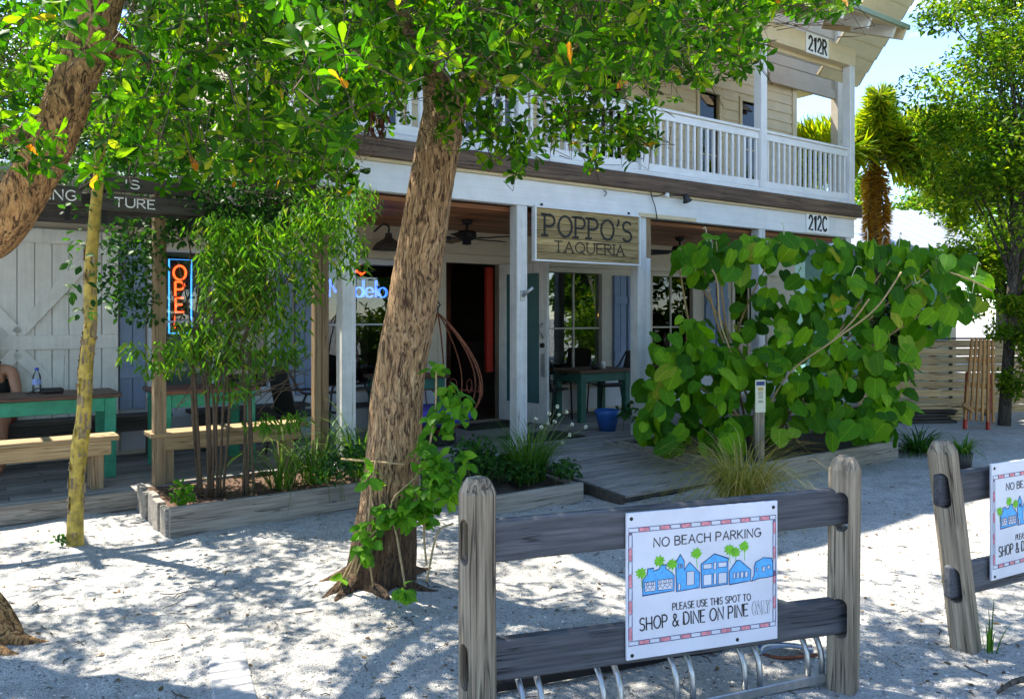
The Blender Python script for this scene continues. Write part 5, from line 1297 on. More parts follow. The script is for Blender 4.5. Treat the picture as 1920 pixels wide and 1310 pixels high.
crown(TA, cenA, ta[-1], limbsA); crown(TB, cenB, tb[-1], limbsB)
# dead brown sprig
t = thing('dead_sprig', 'withered dark brown leaf sprig hanging against the balcony', 'sprig', at(700, 190, 3.9))
MB().tube(rel(t, [at(697, 190, 3.9), at(705, 215, 3.9), at(715, 235, 3.9)]), .002, 4).build('stem', M['twig'], t)
P_ = [at(random.uniform(692, 724), random.uniform(200, 240), 3.9 + random.uniform(-.02, .02)) for _ in range(26)]
foliage(t, 'dead_leaves', T_LANCE, P_, [Vector((random.uniform(-.4, .4), random.uniform(-.4, .4), -1)) for _ in P_], unit(26), RNG.uniform(.05, .09, 26), M['deadleaf'])

# climber on the big trunk
cl_ = thing('climbing_vine', 'bright green climbing plant on the right side of the big trunk', 'vine', (-0.6, 4.55, 0))
vp = []
for (x, y, Y, r_, n_) in ((840, 735, 4.55, .06, 12), (855, 765, 4.5, .10, 26), (820, 790, 4.5, .09, 24), (800, 850, 4.45, .09, 26), (815, 890, 4.4, .10, 34), (840, 920, 4.4, .09, 28), (780, 930, 4.4, .09, 28), (760, 960, 4.4, .08, 26), (800, 960, 4.4, .09, 26), (720, 970, 4.42, .07, 16), (690, 1000, 4.42, .07, 18), (676, 1030, 4.42, .05, 10), (700, 900, 4.45, .04, 7), (690, 880, 4.45, .04, 6), (815, 690, 4.58, .05, 6), (757, 1108, 4.2, .045, 13), (640, 1080, 4.55, .02, 3), (870, 860, 4.45, .05, 8)):
    c0 = at(x, y, Y)
    for q in range(int(n_ * 1.5)): vp.append(c0 + Vector(unit(1)[0]) * r_ * random.random() ** .4)
vp = np.array([list(p) for p in vp]); n_ = len(vp); ax = unit(n_); ax[:, 2] = ax[:, 2] * .5 - .35; nm = unit(n_) * .6 + np.array([-.1, -.6, .6])
foliage(cl_, 'foliage', T_OV, vp, ax, nm, RNG.uniform(.055, .10, n_), M['leaf_cl'], 250)
stems = MB()
for pts in ([at(700, 1100, 4.5), at(690, 1020, 4.45), at(695, 930, 4.45), at(705, 860, 4.48)], [at(760, 1100, 4.3), at(745, 1010, 4.4), at(735, 940, 4.45), at(790, 880, 4.45), at(815, 780, 4.5), at(818, 690, 4.58)], [at(800, 1060, 4.35), at(795, 1000, 4.4), at(800, 940, 4.4)], [at(640, 1110, 4.55), at(670, 1040, 4.45), at(665, 1080, 4.5), at(690, 1020, 4.43)], [at(625, 1125, 4.6), at(655, 1060, 4.5), at(690, 1010, 4.45), at(720, 980, 4.43)], [at(640, 860, 4.6), at(700, 865, 4.5), at(760, 870, 4.45)], [at(850, 980, 4.4), at(820, 1000, 4.35), at(800, 1090, 4.25)]):
    stems.tube(rel(cl_, catmull(pts, 6)), .006, 6)
link('stems', stems.mesh('stems', M['stem_tan'], True), cl_)['kind'] = 'stuff'

# ------------------------------------------------------------------ gumbo limbo, yellow peeling trunk
p = gp(140, 1021)
gl_ = thing('gumbo_limbo', 'slender yellow tree trunk with peeling bark in front of the left deck', 'tree', p)
gpts = [Vector((p.x, p.y, -.1)), at(143, 940, 5.58), at(148, 850, 5.58), at(158, 770, 5.58), at(161, 690, 5.58), at(170, 610, 5.58), at(170, 500, 5.58), at(178, 400, 5.58), at(188, 280, 5.6), at(180, 150, 5.6), at(160, 30, 5.6)]
link('trunk', trunk_mesh('trunk', rel(gl_, gpts), [.056, .050, .048, .047, .044, .041, .038, .035, .032, .028, .02], 'gumbo', 18, .03, .17), gl_)
for k in range(70):
    q = catmull(gpts, 8); i = random.randint(3, 50); c = q[i]; a = random.uniform(2.6, 6.2); r_ = .046 - .016 * i / 60
    h_ = random.uniform(.03, .10); w_ = random.uniform(.2, .5); vs = []
    for j in range(4):
        for m_ in range(3): rr_ = r_ + .004 + (.018 * random.random() if m_ != 1 else 0.0); aa = a + w_ * (m_ - 1); vs.append((c.x + rr_ * math.cos(aa), c.y + rr_ * math.sin(aa), c.z + h_ * (j / 3 - .5) + random.uniform(-.008, .008)))
    MB().add(rel(gl_, vs), [[j * 3 + m_, j * 3 + m_ + 1, j * 3 + m_ + 4, j * 3 + m_ + 3] for j in range(3) for m_ in range(2)]).build('bark_flake', M['peel'], gl_)
lp = [at(random.uniform(120, 240), random.uniform(250, 600) if random.random() < .5 else random.uniform(0, 350), 5.5 + random.uniform(-.25, .25)) for _ in range(420)]
foliage(gl_, 'foliage', T_OV, lp, unit(420) * [1, 1, .6] - [0, 0, .4], unit(420) * .6 + [0, 0, .8], RNG.uniform(.04, .075, 420), M['leaf_vine'])

# ------------------------------------------------------------------ pergola vine and willowy shrub
def cloud(root, name, T, blobs, mat, smin, smax, droop=-.4, flat=.6, n_obj=0, clear=None):
    P = []
    for (x, y, Y, rx, ry, rd, n_) in blobs:
        k = np.random.default_rng(int(x * 7 + y)).normal(size=(n_, 3)); k /= np.linalg.norm(k, axis=1, keepdims=True); k *= (np.random.default_rng(int(x + y * 3)).random((n_, 1))) ** .45
        c0 = at(x, y, Y); sc = Y / F_PX
        P.append(np.array(c0) + k * np.array([rx * sc, rd, ry * sc]))
    P = np.concatenate(P)
    if clear: qx = 960 + F_PX * P[:, 0] / P[:, 1]; qy = HZ - F_PX * (P[:, 2] - EYE) / P[:, 1]; P = P[~((qx > clear[0]) & (qx < clear[1]) & (qy > clear[2]) & (qy < clear[3]))]
    n_ = len(P); ax = unit(n_); ax[:, 2] = ax[:, 2] * flat + droop; nm = unit(n_) * .7 + np.array([0, -.15, .7])
    foliage(root, name, T, P, ax, nm, RNG.uniform(smin, smax, n_), mat, n_obj)
    return P
pvv = thing('pergola_vine', 'dark leafy vine trailing over the pergola beams', 'vine', W(-1.2, .5))
cloud(pvv, 'foliage', T_OV, [(340, 395, 7.15, 110, 50, .3, 700), (430, 350, 7.0, 120, 70, .5, 1200), (540, 370, 7.2, 90, 70, .4, 900), (470, 430, 7.0, 110, 45, .4, 800), (240, 470, 6.9, 40, 80, .25, 420), (215, 540, 6.8, 35, 50, .2, 160), (270, 560, 6.8, 50, 60, .2, 260), (310, 460, 6.8, 60, 60, .25, 350), (150, 320, 7.2, 90, 30, .3, 350), (60, 300, 7.2, 80, 40, .3, 250), (240, 310, 7.2, 100, 30, .3, 500), (380, 300, 7.2, 160, 60, .6, 1100), (560, 300, 7.5, 90, 60, .5, 700)], M['leaf_vine'], .035, .065, -.4, .6, 0, (312, 368, 460, 600))
st = MB()
for k in range(14):
    x = random.uniform(200, 560); st.tube(rel(pvv, catmull([at(x, 330, 6.95), at(x + random.uniform(-30, 30), 420, 6.9), at(x + random.uniform(-40, 40), random.uniform(450, 560), 6.85)], 5)), .004, 5)
link('stems', st.mesh('stems', M['twig'], True), pvv)['kind'] = 'stuff'
wsb = thing('planter_shrub', 'tall drooping bright green shrub with thin stems in the left planter', 'shrub', W(-1.4, -.25, .15))
bl_ = [(420, 560, 6.35, 90, 80, .28, 685), (480, 500, 6.4, 90, 90, .3, 724), (520, 600, 6.4, 60, 90, .25, 457), (380, 640, 6.3, 70, 60, .25, 319), (450, 670, 6.3, 90, 50, .25, 364), (330, 660, 6.25, 50, 30, .2, 120), (250, 655, 6.2, 28, 28, .12, 52), (300, 690, 6.2, 40, 20, .15, 83), (560, 440, 6.5, 60, 70, .25, 457), (620, 400, 6.5, 60, 60, .25, 471), (650, 470, 6.5, 40, 60, .2, 243), (580, 520, 6.5, 30, 50, .2, 166), (680, 380, 6.55, 35, 40, .2, 197), (540, 660, 6.35, 45, 30, .2, 120), (500, 790, 6.3, 50, 22, .2, 97), (555, 785, 6.3, 30, 20, .15, 60), (440, 730, 6.3, 60, 20, .2, 67)]
bl_ += [(430, 440, 6.5, 90, 50, .25, 600), (400, 480, 6.4, 35, 60, .2, 200)]
cloud(wsb, 'foliage', T_LANCE, bl_, M['leaf_br'], .055, .105, -.75, .55, 0, (308, 372, 440, 600))
st = MB()
for k in range(15):
    x = random.uniform(335, 430) if k < 11 else random.uniform(450, 500); b0 = at(x * .6 + 160 if k < 11 else x, 905, 6.3); b0.z = .16; x2 = x + random.uniform(-40, 110)
    st.tube(rel(wsb, catmull([b0, at(x + random.uniform(-8, 8), 760, 6.3), at(x + random.uniform(-15, 20), 640, 6.32), at((x + x2) / 2, 560, 6.35), at(x2, 495, 6.4)], 6)), lerp_list([.012, .010, .007, .004], 25), 6)
for k in range(24):
    x = random.uniform(360, 560); y = random.uniform(660, 740); st.tube(rel(wsb, catmull([at(x - random.uniform(20, 60), y + random.uniform(20, 60), 6.3), at(x, y, 6.3), at(x + random.uniform(20, 70), y + random.uniform(-30, 10), 6.33)], 4)), .0035, 5)
link('stems', st.mesh('stems', M['twig'], True), wsb)['kind'] = 'stuff'

# ------------------------------------------------------------------ grasses
def blades(root, base, n_, rb, L, wd, lean, mat, name='blades', arch=.5, seg=6, rg=None):
    V, Fc = [], []; rg = rg or random
    for k in range(n_):
        a = rg.random() * 6.28; r_ = rb * rg.random() ** .5; b0 = Vector((base[0] + r_ * math.cos(a), base[1] + r_ * math.sin(a), base[2])); a2 = a + rg.uniform(-.8, .8); ll = rg.uniform(*L); le = rg.uniform(*lean); ar = arch * rg.uniform(.5, 1.3)
        d = Vector((math.cos(a2), math.sin(a2), 0)); sd = Vector((-d.y, d.x, 0)) ; tw = rg.uniform(-.8, .8); sd = sd * math.cos(tw) + Vector((0, 0, 1)) * 0 + d * math.sin(tw) * .6
        o_ = len(V)
        for i in range(seg + 1):
            t = i / seg; an = le + ar * t * t * 1.6; x_ = ll * t * math.sin(min(an, 2.3)) ; z_ = ll * t * math.cos(min(an, 2.3)); w = wd * (1 - t ** 2.2) * rg.uniform(.9, 1.1) * .5 + .0004
            c = b0 + d * x_ + Vector((0, 0, z_)); V += [c - sd * w, c + sd * w]
        for i in range(seg): q = o_ + 2 * i; Fc.append((q, q + 1, q + 3, q + 2))
    V = np.array([list(v) for v in V]) - np.array(root.location)
    o = link(name, np_mesh(name, V, Fc, mat, uv=np.zeros((len(Fc) * 4, 2))), root); tag(o, kind='stuff'); return o
def clump(name, label, base, n_, rb, L, wd, lean, mat, arch=.5, cat='grass'):
    t = thing(name, label, cat, base); blades(t, base, n_, rb, L, wd, lean, M[mat], arch=arch); return t
clump('lemongrass', 'tall green grass clump in the left planter nearest the thin stems', W(-.95, -.45, .17), 60, .10, (.35, .75), .012, (.05, .6), 'grass', .6)
clump('lemongrass', 'tall green grass clump in the middle of the left planter', W(-.62, -.35, .17), 80, .12, (.4, .85), .013, (.05, .6), 'grass', .6)
clump('lemongrass', 'dense tall grass clump beside the white corner post', W(-.18, -.32, .17), 110, .14, (.4, .95), .013, (.02, .55), 'grass', .6)
clump('ornamental_grass', 'straw coloured grass tuft on the shell ground behind the parking sign', gp(1392, 960), 620, .12, (.45, 1.0), .008, (.02, .6), 'drygrass', .7)
t2_ = gp(1856, 1222); clump('grass_tuft', 'few green grass blades at the foot of the leaning fence post', t2_, 12, .03, (.12, .36), .007, (.0, .28), 'grass', .15)
gc = thing('garlic_chives', 'upright green clump with small white flower heads beside the ramp', 'plant', W(1.05, -1.15, .12))
blades(gc, W(1.05, -1.15, .12), 360, .15, (.3, .72), .009, (.02, .5), M['grass'], arch=.4)
for (x, y) in ((1045, 762), (1030, 775), (1040, 790), (1062, 772), (1072, 795), (1098, 800), (1068, 815), (1005, 785), (1055, 830), (1028, 795), (1015, 800), (1048, 778)):
    p = at(x, y, 7.15 + random.uniform(-.1, .1)); b0 = W(1.05, -1.15, .14) + Vector((random.uniform(-.06, .06), random.uniform(-.06, .06), 0))
    s_ = MB().tube(rel(gc, catmull([b0, (b0 + p) / 2 + Vector((0, 0, .06)), p], 5)), .003, 5).build('flower_stem', M['stem'], gc)
    hd_ = MB()
    for q in range(16): v = Vector(unit(1)[0]); c = p + v * .014 - gc.location; hd_.lathe([(0, -.006), (.006, 0), (0, .006)], 5, c)
    hd_.build('flower_head', M['flower'], s_)
# low growth in the middle planter and left planter, seedlings
def lowplant(label, blobs, T, mat, smin, smax, name='low_plant', cat='plant', droop=.1):
    c0 = at(*blobs[0][:3]); t = thing(name, label, cat, (c0.x, c0.y, max(0, c0.z - .15))); cloud(t, 'foliage', T, blobs, mat, smin, smax, droop, .8)
    st = MB()
    for b in blobs:
        for q in range(4): c = at(b[0] + random.uniform(-.6, .6) * b[3], b[1], b[2]); st.tube(rel(t, [Vector((c.x * .98, c.y, max(.02, c.z - .25))), c]), .003, 4)
    link('stems', st.mesh('stems', M['stem'], True), t)['kind'] = 'stuff'; return t
lowplant('low dark green growth in the planter between trunk and ramp', [(900, 865, 7.0, 50, 25, .3, 420), (940, 875, 7.1, 50, 22, .3, 420), (985, 880, 7.0, 40, 22, .2, 250), (870, 850, 7.0, 30, 25, .2, 200), (1060, 880, 6.95, 30, 18, .2, 220), (900, 835, 7.2, 25, 20, .2, 90)], T_OV, M['leaf_vine'], .03, .06)
lowplant('bushy green growth between white corner post and big trunk', [(655, 860, 6.5, 45, 30, .2, 200), (625, 880, 6.4, 40, 25, .2, 150), (690, 850, 6.6, 25, 25, .2, 80)], T_OV, M['leaf_vine'], .03, .06)
lowplant('small bright seedling at the left corner of the planter', [(345, 925, 5.95, 25, 22, .1, 110)], T_OV, M['leaf_cl'], .03, .055, 'seedling')
lowplant('tiny seedling at the base of the yellow trunk', [(112, 1010, 5.5, 12, 12, .05, 22)], T_OV, M['leaf_vine'], .025, .045, 'seedling')
lowplant('plant growing in the blue pot', [(1185, 770, 9.65, 25, 18, .12, 60)], T_OV, M['leaf_vine'], .06, .10, 'potted_plant')

# ------------------------------------------------------------------ big heart leafed shrub
hs = thing('big_leaf_shrub', 'large shrub with big heart shaped leaves and white flower spikes beside the ramp', 'shrub', W(4.1, -1.3))
HB = [(1300, 480, 8.6, 40, 28, 12), (1380, 470, 8.6, 70, 35, 24), (1450, 462, 8.6, 60, 28, 22), (1570, 475, 8.7, 70, 30, 26), (1650, 480, 8.8, 80, 40, 28), (1740, 495, 8.9, 70, 40, 24), (1810, 540, 9.0, 55, 40, 16), (1340, 500, 8.5, 60, 35, 14), (1600, 560, 8.7, 130, 60, 50), (1500, 560, 8.8, 70, 60, 22), (1720, 580, 8.9, 70, 50, 24), (1300, 640, 8.3, 80, 50, 30), (1400, 650, 8.4, 80, 50, 32), (1520, 660, 8.4, 90, 60, 40), (1640, 670, 8.5, 80, 60, 36), (1290, 730, 8.1, 90, 50, 40), (1380, 760, 8.1, 80, 60, 36), (1480, 740, 8.2, 80, 60, 36), (1590, 760, 8.3, 80, 60, 36), (1660, 760, 8.4, 50, 60, 22), (1250, 790, 7.95, 55, 40, 20), (1330, 820, 7.8, 80, 35, 26), (1300, 850, 7.75, 50, 20, 8), (1480, 825, 7.9, 60, 30, 20), (1580, 820, 8.0, 60, 35, 22), (1650, 815, 8.2, 35, 30, 10), (1250, 680, 8.2, 40, 40, 10), (1235, 820, 7.95, 40, 35, 14), (1680, 720, 8.5, 40, 70, 16), (1560, 700, 8.6, 90, 70, 20), (1420, 560, 8.9, 60, 50, 10)]
P, A, Nn, S = [], [], [], []
spk = []
for (x, y, Y, rx, ry, n_) in HB:
    for k in range(int(n_ * 1.45 + .5)):
        a = random.random() * 6.28; q = random.random() ** .5; yy = random.gauss(0, .28)
        dp = random.random() < .3; p = at(x + rx * q * math.cos(a), y + ry * q * math.sin(a), Y + (random.uniform(.4, 1.0) if dp else yy * .8))
        d = Vector((random.gauss(0, .5), random.gauss(-.35, .4), random.gauss(-.75, .35))).normalized()
        qx, qy = proj(p)
        if (qx > 1430 and qy > 812) or qy > 842: continue
        if abs(qx - 1418) < 34 and 670 < qy < 900 and p.y < 8.15: continue
        P.append(p); A.append(d); Nn.append(Vector((random.gauss(.1, .45), -.75 + random.gauss(0, .3), .7 + random.gauss(0, .3)))); S.append(random.uniform(.10, .24) * (1.0 if y > 600 else 1.05))
        if y < 600 and random.random() < .13: spk.append(p)
foliage(hs, 'foliage', T_HEARTS, P, A, Nn, S, M['leaf_big'], 300)
st = MB()
for k in range(16):
    b0 = W(random.uniform(3.5, 4.9), random.uniform(-1.5, -.7), .12); j = random.choice(HB[:19]); e = at(j[0] + random.uniform(-40, 40), j[1] + random.uniform(-20, 20), j[2])
    mid = b0.lerp(e, .5) + Vector((random.uniform(-.2, .2), random.uniform(-.2, .2), .1))
    st.tube(rel(hs, catmull([b0, mid, e], 8)), lerp_list([.018, .014, .007], 17), 7)
for pts in ([at(1420, 800, 8.2), at(1480, 700, 8.1), at(1560, 640, 8.0), at(1640, 580, 7.95), at(1690, 510, 8.0)], [at(1560, 640, 8.0), at(1600, 600, 8.0), at(1630, 560, 7.95)], [at(1370, 660, 8.1), at(1350, 600, 8.15), at(1345, 530, 8.15), at(1335, 505, 8.15)], [at(1780, 510, 8.6), at(1820, 525, 8.6), at(1860, 545, 8.7)]): st.tube(rel(hs, catmull(pts, 6)), .009, 7)
link('stems', st.mesh('stems', M['stem_tan'], True), hs)['kind'] = 'stuff'
for p in spk[:34]:
    h_ = random.uniform(.10, .17); lx = random.uniform(-.04, .04); dn = 1 if random.random() < .6 else -1
    MB().tube(rel(hs, catmull([p, p + Vector((lx * .4, -.03, h_ * .6 * dn)), p + Vector((lx, -.05, h_ * dn)), p + Vector((lx * 2 + .01, -.06, h_ * .85 * dn))], 4)), .0045, 5).build('flower_spike', M['spike'], hs, smooth=True)

# ------------------------------------------------------------------ lot at the right
def board_fence():
    t = thing('pallet_fence', 'pale horizontal board fence behind the big leafed shrub', 'fence', Vector((5.35, 12.35, 0)), R(8))
    for k in range(9): MB().box(0, 3.3 + .02 * (k % 2), 0, .022, .06 + k * .128, .175 + k * .128, .003).build('board', M['pallet'], t, (0, random.uniform(-.006, .006), 0))
    for x in (.5, 1.3, 2.2, 3.1): MB().box(x - .045, x + .045, .025, .10, 0, 1.2).build('post', M['dark_w'], t)
    MB().box(-.02, 3.35, -.03, .06, 1.212, 1.24, .004).build('cap_rail', M['dark_w'], t)
    for x in (.9, 1.55): 
        for k in range(8): MB().box(x - .03, x + .03, -.012, -.001, .16 + k * .128, .20 + k * .128).build('spacer', M['dark_w'], t)
    t2 = thing('pallet_fence', 'shaded board fence at the right edge behind the tree trunk', 'fence', Vector((8.72, 12.8, 0)), R(8))
    for k in range(9): MB().box(0, 4.0, 0, .022, .06 + k * .128, .175 + k * .128, .003).build('board', M['pallet'], t2)
    for x in (.1, 2, 3.9): MB().box(x - .045, x + .045, .025, .10, 0, 1.2).build('post', M['dark_w'], t2)
board_fence()
lo = thing('folded_lounger', 'orange slatted wooden lounger standing upright against the fence', 'lounger', gp(1835, 806), 0)
lo.rotation_euler = (R(-8), R(6), R(10))
for k in range(6): MB().bar((-.26 + k * .09, -.05, .12), (-.10 + k * .065, -.02, 1.28), .035, .03, (0, 1, 0), .004).build('slat', M['orange_w'], lo)
for z in (.28, .62, .98): MB().box(-.28 + .10 * z, .26 - .02 * z, -.022, .0, z - .025, z + .025, .004).build('crosspiece', M['orange_w'], lo)
for x in (-.20, .16): MB().bar((x, .02, 0), (x + .08, .05, .8), .04, .05, (0, 1, 0), .004).build('leg', M['red_p'], lo)
MB().bar((-.30, -.07, .33), (-.12, -.05, .24), .03, .05).build('armrest', M['orange_w'], lo)
ls = [(1730, 790, .75), (1765, 785, .5)]
for i, (x, y, w) in enumerate(ls):
    p = gp(x, y); t = thing('lumber_stack', ['grey stack of old boards on the ground before the pale fence', 'small pile of tan boards beside the grey stack'][i], 'lumber', p, R(8))
    for k in range(6 - i): MB().box(-w / 2 + random.uniform(-.06, .06), w / 2 + random.uniform(-.06, .06), -.2, .2, .005 + k * .05, .045 + k * .05, .004).build('board', M['dark_w'] if k < 4 and i == 0 else M['pallet'], t, None, random.uniform(-.1, .1))
sgp = thing('sago_plant', 'dark spiky cycad at the right end of the log planter', 'plant', gp(1722, 850))
blades(sgp, sgp.location + Vector((0, 0, .02)), 170, .10, (.25, .5), .02, (.2, 1.3), M['leaf_vine'], arch=.5)
pp = thing('potted_plant', 'small potted plant in a black nursery pot behind the leaning post', 'potted plant', gp(1803, 880))
MB().lathe([(0, 0), (.085, 0), (.11, .18), (.1, .18), (0, .16)], 16).build('pot', M['blackpot'], pp, smooth=True); blades(pp, pp.location + Vector((0, 0, .16)), 110, .07, (.15, .32), .014, (.1, 1.0), M['grass'], arch=.5)

# neighbour house
nh = thing('neighbour_house', 'teal clapboard house with white metal roof at the far right', 'building', Vector((6.6, 18.0, 0)), R(12))
def hpart(name, mb, mat, parent=nh): return mb.build(name, M[mat], parent)
wl = hpart('wall', MB().box(0, 3.85, 0, 5, 0, 3.2), 'teal')
for k in range(20): hpart('siding_board', MB().box(.02, 3.75, -.02, -.002, .1 + k * .15, .24 + k * .15), 'teal', wl)
hpart('corner_trim', MB().box(3.74, 3.90, -.04, .1, 0, 3.2, .004), 'beige', wl)
hr = hpart('roof', slab(slab(MB(), [(-1.2, -.7, 3.05), (5.2, -.7, 3.05), (5.2, 2.6, 4.35), (-1.2, 2.6, 4.35)], .05), [(-1.2, 2.6, 4.35), (5.2, 2.6, 4.35), (5.2, 5.8, 3.05), (-1.2, 5.8, 3.05)], .05), 'metalroof')
for k in range(16): hpart('roof_seam', MB().bar((-1.15 + k * .42, -.7, 3.12), (-1.15 + k * .42, 2.58, 4.42), .03, .045), 'metalroof', hr)
hpart('eave', MB().box(-1.2, 5.2, -.72, -.66, 2.9, 3.06), 'blue_sh', hr)

# ------------------------------------------------------------------ trees behind
def bg_tree(label, base, h, crown_r, cz, n_, mat='leaf_far', size=(.08, .15), trunk_r=.12, nblob=26, seed=1, group='background trees', lean=0.0, T=T_SM, gap=.0):
    rg = np.random.default_rng(seed); t = thing('tree', label, 'tree', base, 0, group)
    rr = random.Random(seed); top = Vector((lean, 0, h * .75))
    link('trunk', trunk_mesh('trunk', [(0, 0, -.1), (lean * .3, 0, h * .3), (lean * .6, 0, h * .55), top], [trunk_r, trunk_r * .8, trunk_r * .6, trunk_r * .3], 'bark3', 12, .12, .08, .3), t)
    cen = []; lm = MB()
    for k in range(nblob):
        v = rg.normal(size=3); v /= np.linalg.norm(v); v *= rg.random() ** .4; c = np.array([lean * .8, 0, cz]) + v * np.array(crown_r); cen.append(c)
        f = rr.uniform(.25, .7); b0 = Vector((lean * f, 0, h * .75 * f)); lm.tube(catmull([b0, b0.lerp(Vector(c), .5) + Vector((0, 0, .15)), Vector(c)], 4), lerp_list([trunk_r * .3, trunk_r * .15, .008], 9), 5)
    link('limbs', lm.mesh('limbs', M['bark3'], True), t)
    cen = np.array(cen); which = rg.integers(0, nblob, n_); br = np.array(crown_r).mean() * rg.uniform(.20, .42, nblob)
    v = rg.normal(size=(n_, 3)); v /= np.linalg.norm(v, axis=1, keepdims=True); v *= rg.random((n_, 1)) ** .4
    P = cen[which] + v * br[which][:, None] * np.array([1, 1, .75]); ax = unit(n_); ax[:, 2] = ax[:, 2] * .7 - .15
    o = link('crown', leaves_mesh('crown', T, P, frames(ax, unit(n_) * .6 + np.array([0, -.1, .7])), rg.uniform(size[0], size[1], n_), M[mat]), t); tag(o, kind='stuff'); return t
bg_tree('tall leafy tree with dark trunk at the right edge', gp(1882, 797), 8.5, (1.45, 1.3, 2.8), 5.2, 38000, 'leaf_far', (.06, .12), .085, 52, 3, lean=.55)
bg_tree('pale green tree beyond the metal roofed house', Vector((12.5, 28, 0)), 7.5, (2.6, 1.6, 2.0), 5.5, 9000, 'leaf_far', (.12, .24), .18, 26, 4)
bg_tree('yellow green tree right of the palm far behind', Vector((16.5, 27, 0)), 8.0, (3, 1.6, 2.4), 5.4, 9000, 'leaf_far', (.12, .24), .18, 26, 14)
bg_tree('dark leafy tree at the right end behind the board fence', Vector((9.6, 15.0, 0)), 5.5, (1.8, 1.2, 1.8), 2.6, 14000, 'leaf_far', (.08, .15), .12, 34, 5)
bg_tree('leafy tree behind the low shop at far left', Vector((-11.5, 15, 0)), 8, (3.4, 2, 3.0), 5.0, 15000, 'leaf_dk', (.12, .24), .2, 34, 6)
bg_tree('tall dark tree behind the low shop', Vector((-7.2, 15.5, 0)), 9, (3.2, 2, 3.2), 5.6, 15000, 'leaf_dk', (.12, .24), .2, 34, 7)
bg_tree('dark tree standing close behind the pergola', Vector((-4.6, 12.0, 0)), 7, (2.0, 1.2, 2.2), 4.9, 12000, 'leaf_dk', (.09, .18), .14, 30, 8)
bg_tree('dark tree filling the gap left of the balcony', Vector((-3.9, 13.5, 0)), 8, (1.6, 1.4, 2.4), 5.6, 10000, 'leaf_dk', (.09, .18), .14, 26, 9)
bg_tree('green tree behind the balcony corner', Vector((8.5, 22, 0)), 6.0, (2.4, 1.4, 2.2), 3.4, 8000, 'leaf_far', (.12, .22), .15, 24, 10)
# street side, behind the camera: seen in the window glass
for i, (x, y, s_) in enumerate(((-9, -9, 21), (-2, -13, 22), (9.5, -2, 23), (12, 4.5, 24), (13.5, 9.0, 25), (16.5, 13.0, 26))):
    bg_tree(['street tree across the road at the left', 'street tree straight across the road', 'street tree across the road behind the right fence', 'street tree outside the picture right of the fence', 'street tree outside the picture right of the palm', 'leafy tree outside the picture beyond the right hand fence'][i], Vector((x, y, 0)), 7, (3, 2.8, 3.2), 3.4, 7000, 'leaf_far', (.2, .4), .2, 24, s_, 'street trees')
wh = thing('street_house', 'white house across the street mirrored in the window glass', 'building', Vector((-5, -20, 0)), 0)
MB().box(-4, 4, -4, 0, 0, 3.2).build('wall', M['white_h'], wh); slab(slab(MB(), [(-4.6, .6, 3.1), (4.6, .6, 3.1), (4.6, -2, 5.2), (-4.6, -2, 5.2)], .1), [(-4.6, -4.6, 3.1), (4.6, -4.6, 3.1), (4.6, -2, 5.2), (-4.6, -2, 5.2)], .1).build('roof', M['metalroof'], wh)
for x in (-2.5, 0, 2.5): MB().box(x - .5, x + .5, .002, .04, 1, 2.3).build('window', M['glass_dk'], wh)

# foxtail palm
fp_ = Vector((7.62, 16.8, 0)); pt = thing('foxtail_palm', 'foxtail palm with yellow green plumes and rusty hanging fronds behind the corner', 'palm', fp_)
link('trunk', trunk_mesh('trunk', [(0, 0, -.1), (.03, 0, 2), (0, 0, 4.2)], [.16, .14, .11], 'bark3', 14, .1, .05), pt)
MB().lathe([(.11, 4.1), (.13, 4.4), (.09, 4.9), (.04, 5.2)], 12).build('crownshaft', M['stem'], pt, smooth=True)
def frond(name, az, el, L, sag, mat, n_=800, w=.62):
    w = .30 if mat == 'palm_o' else w
    d = Vector((math.cos(az), math.sin(az), 0)); pts = []
    for i in range(14): t = i / 13; e = el - sag * t; pts.append((pts[-1] + (d * math.cos(e) + Vector((0, 0, math.sin(e)))) * L / 13) if pts else Vector((0, 0, 4.85)))
    o = MB().tube(pts, lerp_list([.025, .006], 14), 6).build(name, M['stem'], pt, smooth=True)
    ts = np.random.default_rng(abs(int(az * 100)) + 5).random(n_) ** .8 * .93 + .07; P = np.array([np.interp(ts * 13, range(14), [p[k] for p in pts]) for k in range(3)]).T
    tang = np.array([list((pts[min(13, int(t * 13) + 1)] - pts[max(0, int(t * 13))]).normalized()) for t in ts]); a = unit(n_); a = a - (a * tang).sum(1, keepdims=True) * tang; a /= np.linalg.norm(a, axis=1, keepdims=True); a = a + tang * .55; a[:, 2] -= .15
    lf = link('leaflets', leaves_mesh('leaflets', T_LANCE, P, frames(a, unit(n_)), np.stack([np.full(n_, w * .42), np.full(n_, w), np.full(n_, w)], 1) * (1.15 - .6 * ts)[:, None], M[mat]), o); tag(lf, kind='stuff')
for az, el, L, sag, mat in ((-.1, 1.0, 2.2, 1.4, 'palm_y'), (.5, .7, 2.2, 1.3, 'palm_y'), (-.7, .8, 2.1, 1.5, 'palm_y'), (1.7, 1.0, 2.1, 1.3, 'palm_y'), (2.6, .9, 2.3, 1.4, 'palm_y'), (3.2, .75, 2.3, 1.5, 'palm_y'), (3.7, .45, 2.3, 1.4, 'palm_y'), (4.4, 1.2, 1.25, .6, 'palm_y'), (1.2, 1.15, 1.5, .9, 'palm_y'), (-.3, .9, 1.9, 1.5, 'palm_y'), (.15, .45, 2.4, 1.5, 'palm_y'), (-.4, .1, 2.0, 1.6, 'palm_y'), (2.9, .2, 2.2, 1.2, 'palm_y'), (-1.7, -.9, 1.7, .7, 'palm_o'), (4.1, -.8, 1.6, .8, 'palm_o')): frond('frond', az, el, L * 1.2, sag, mat)

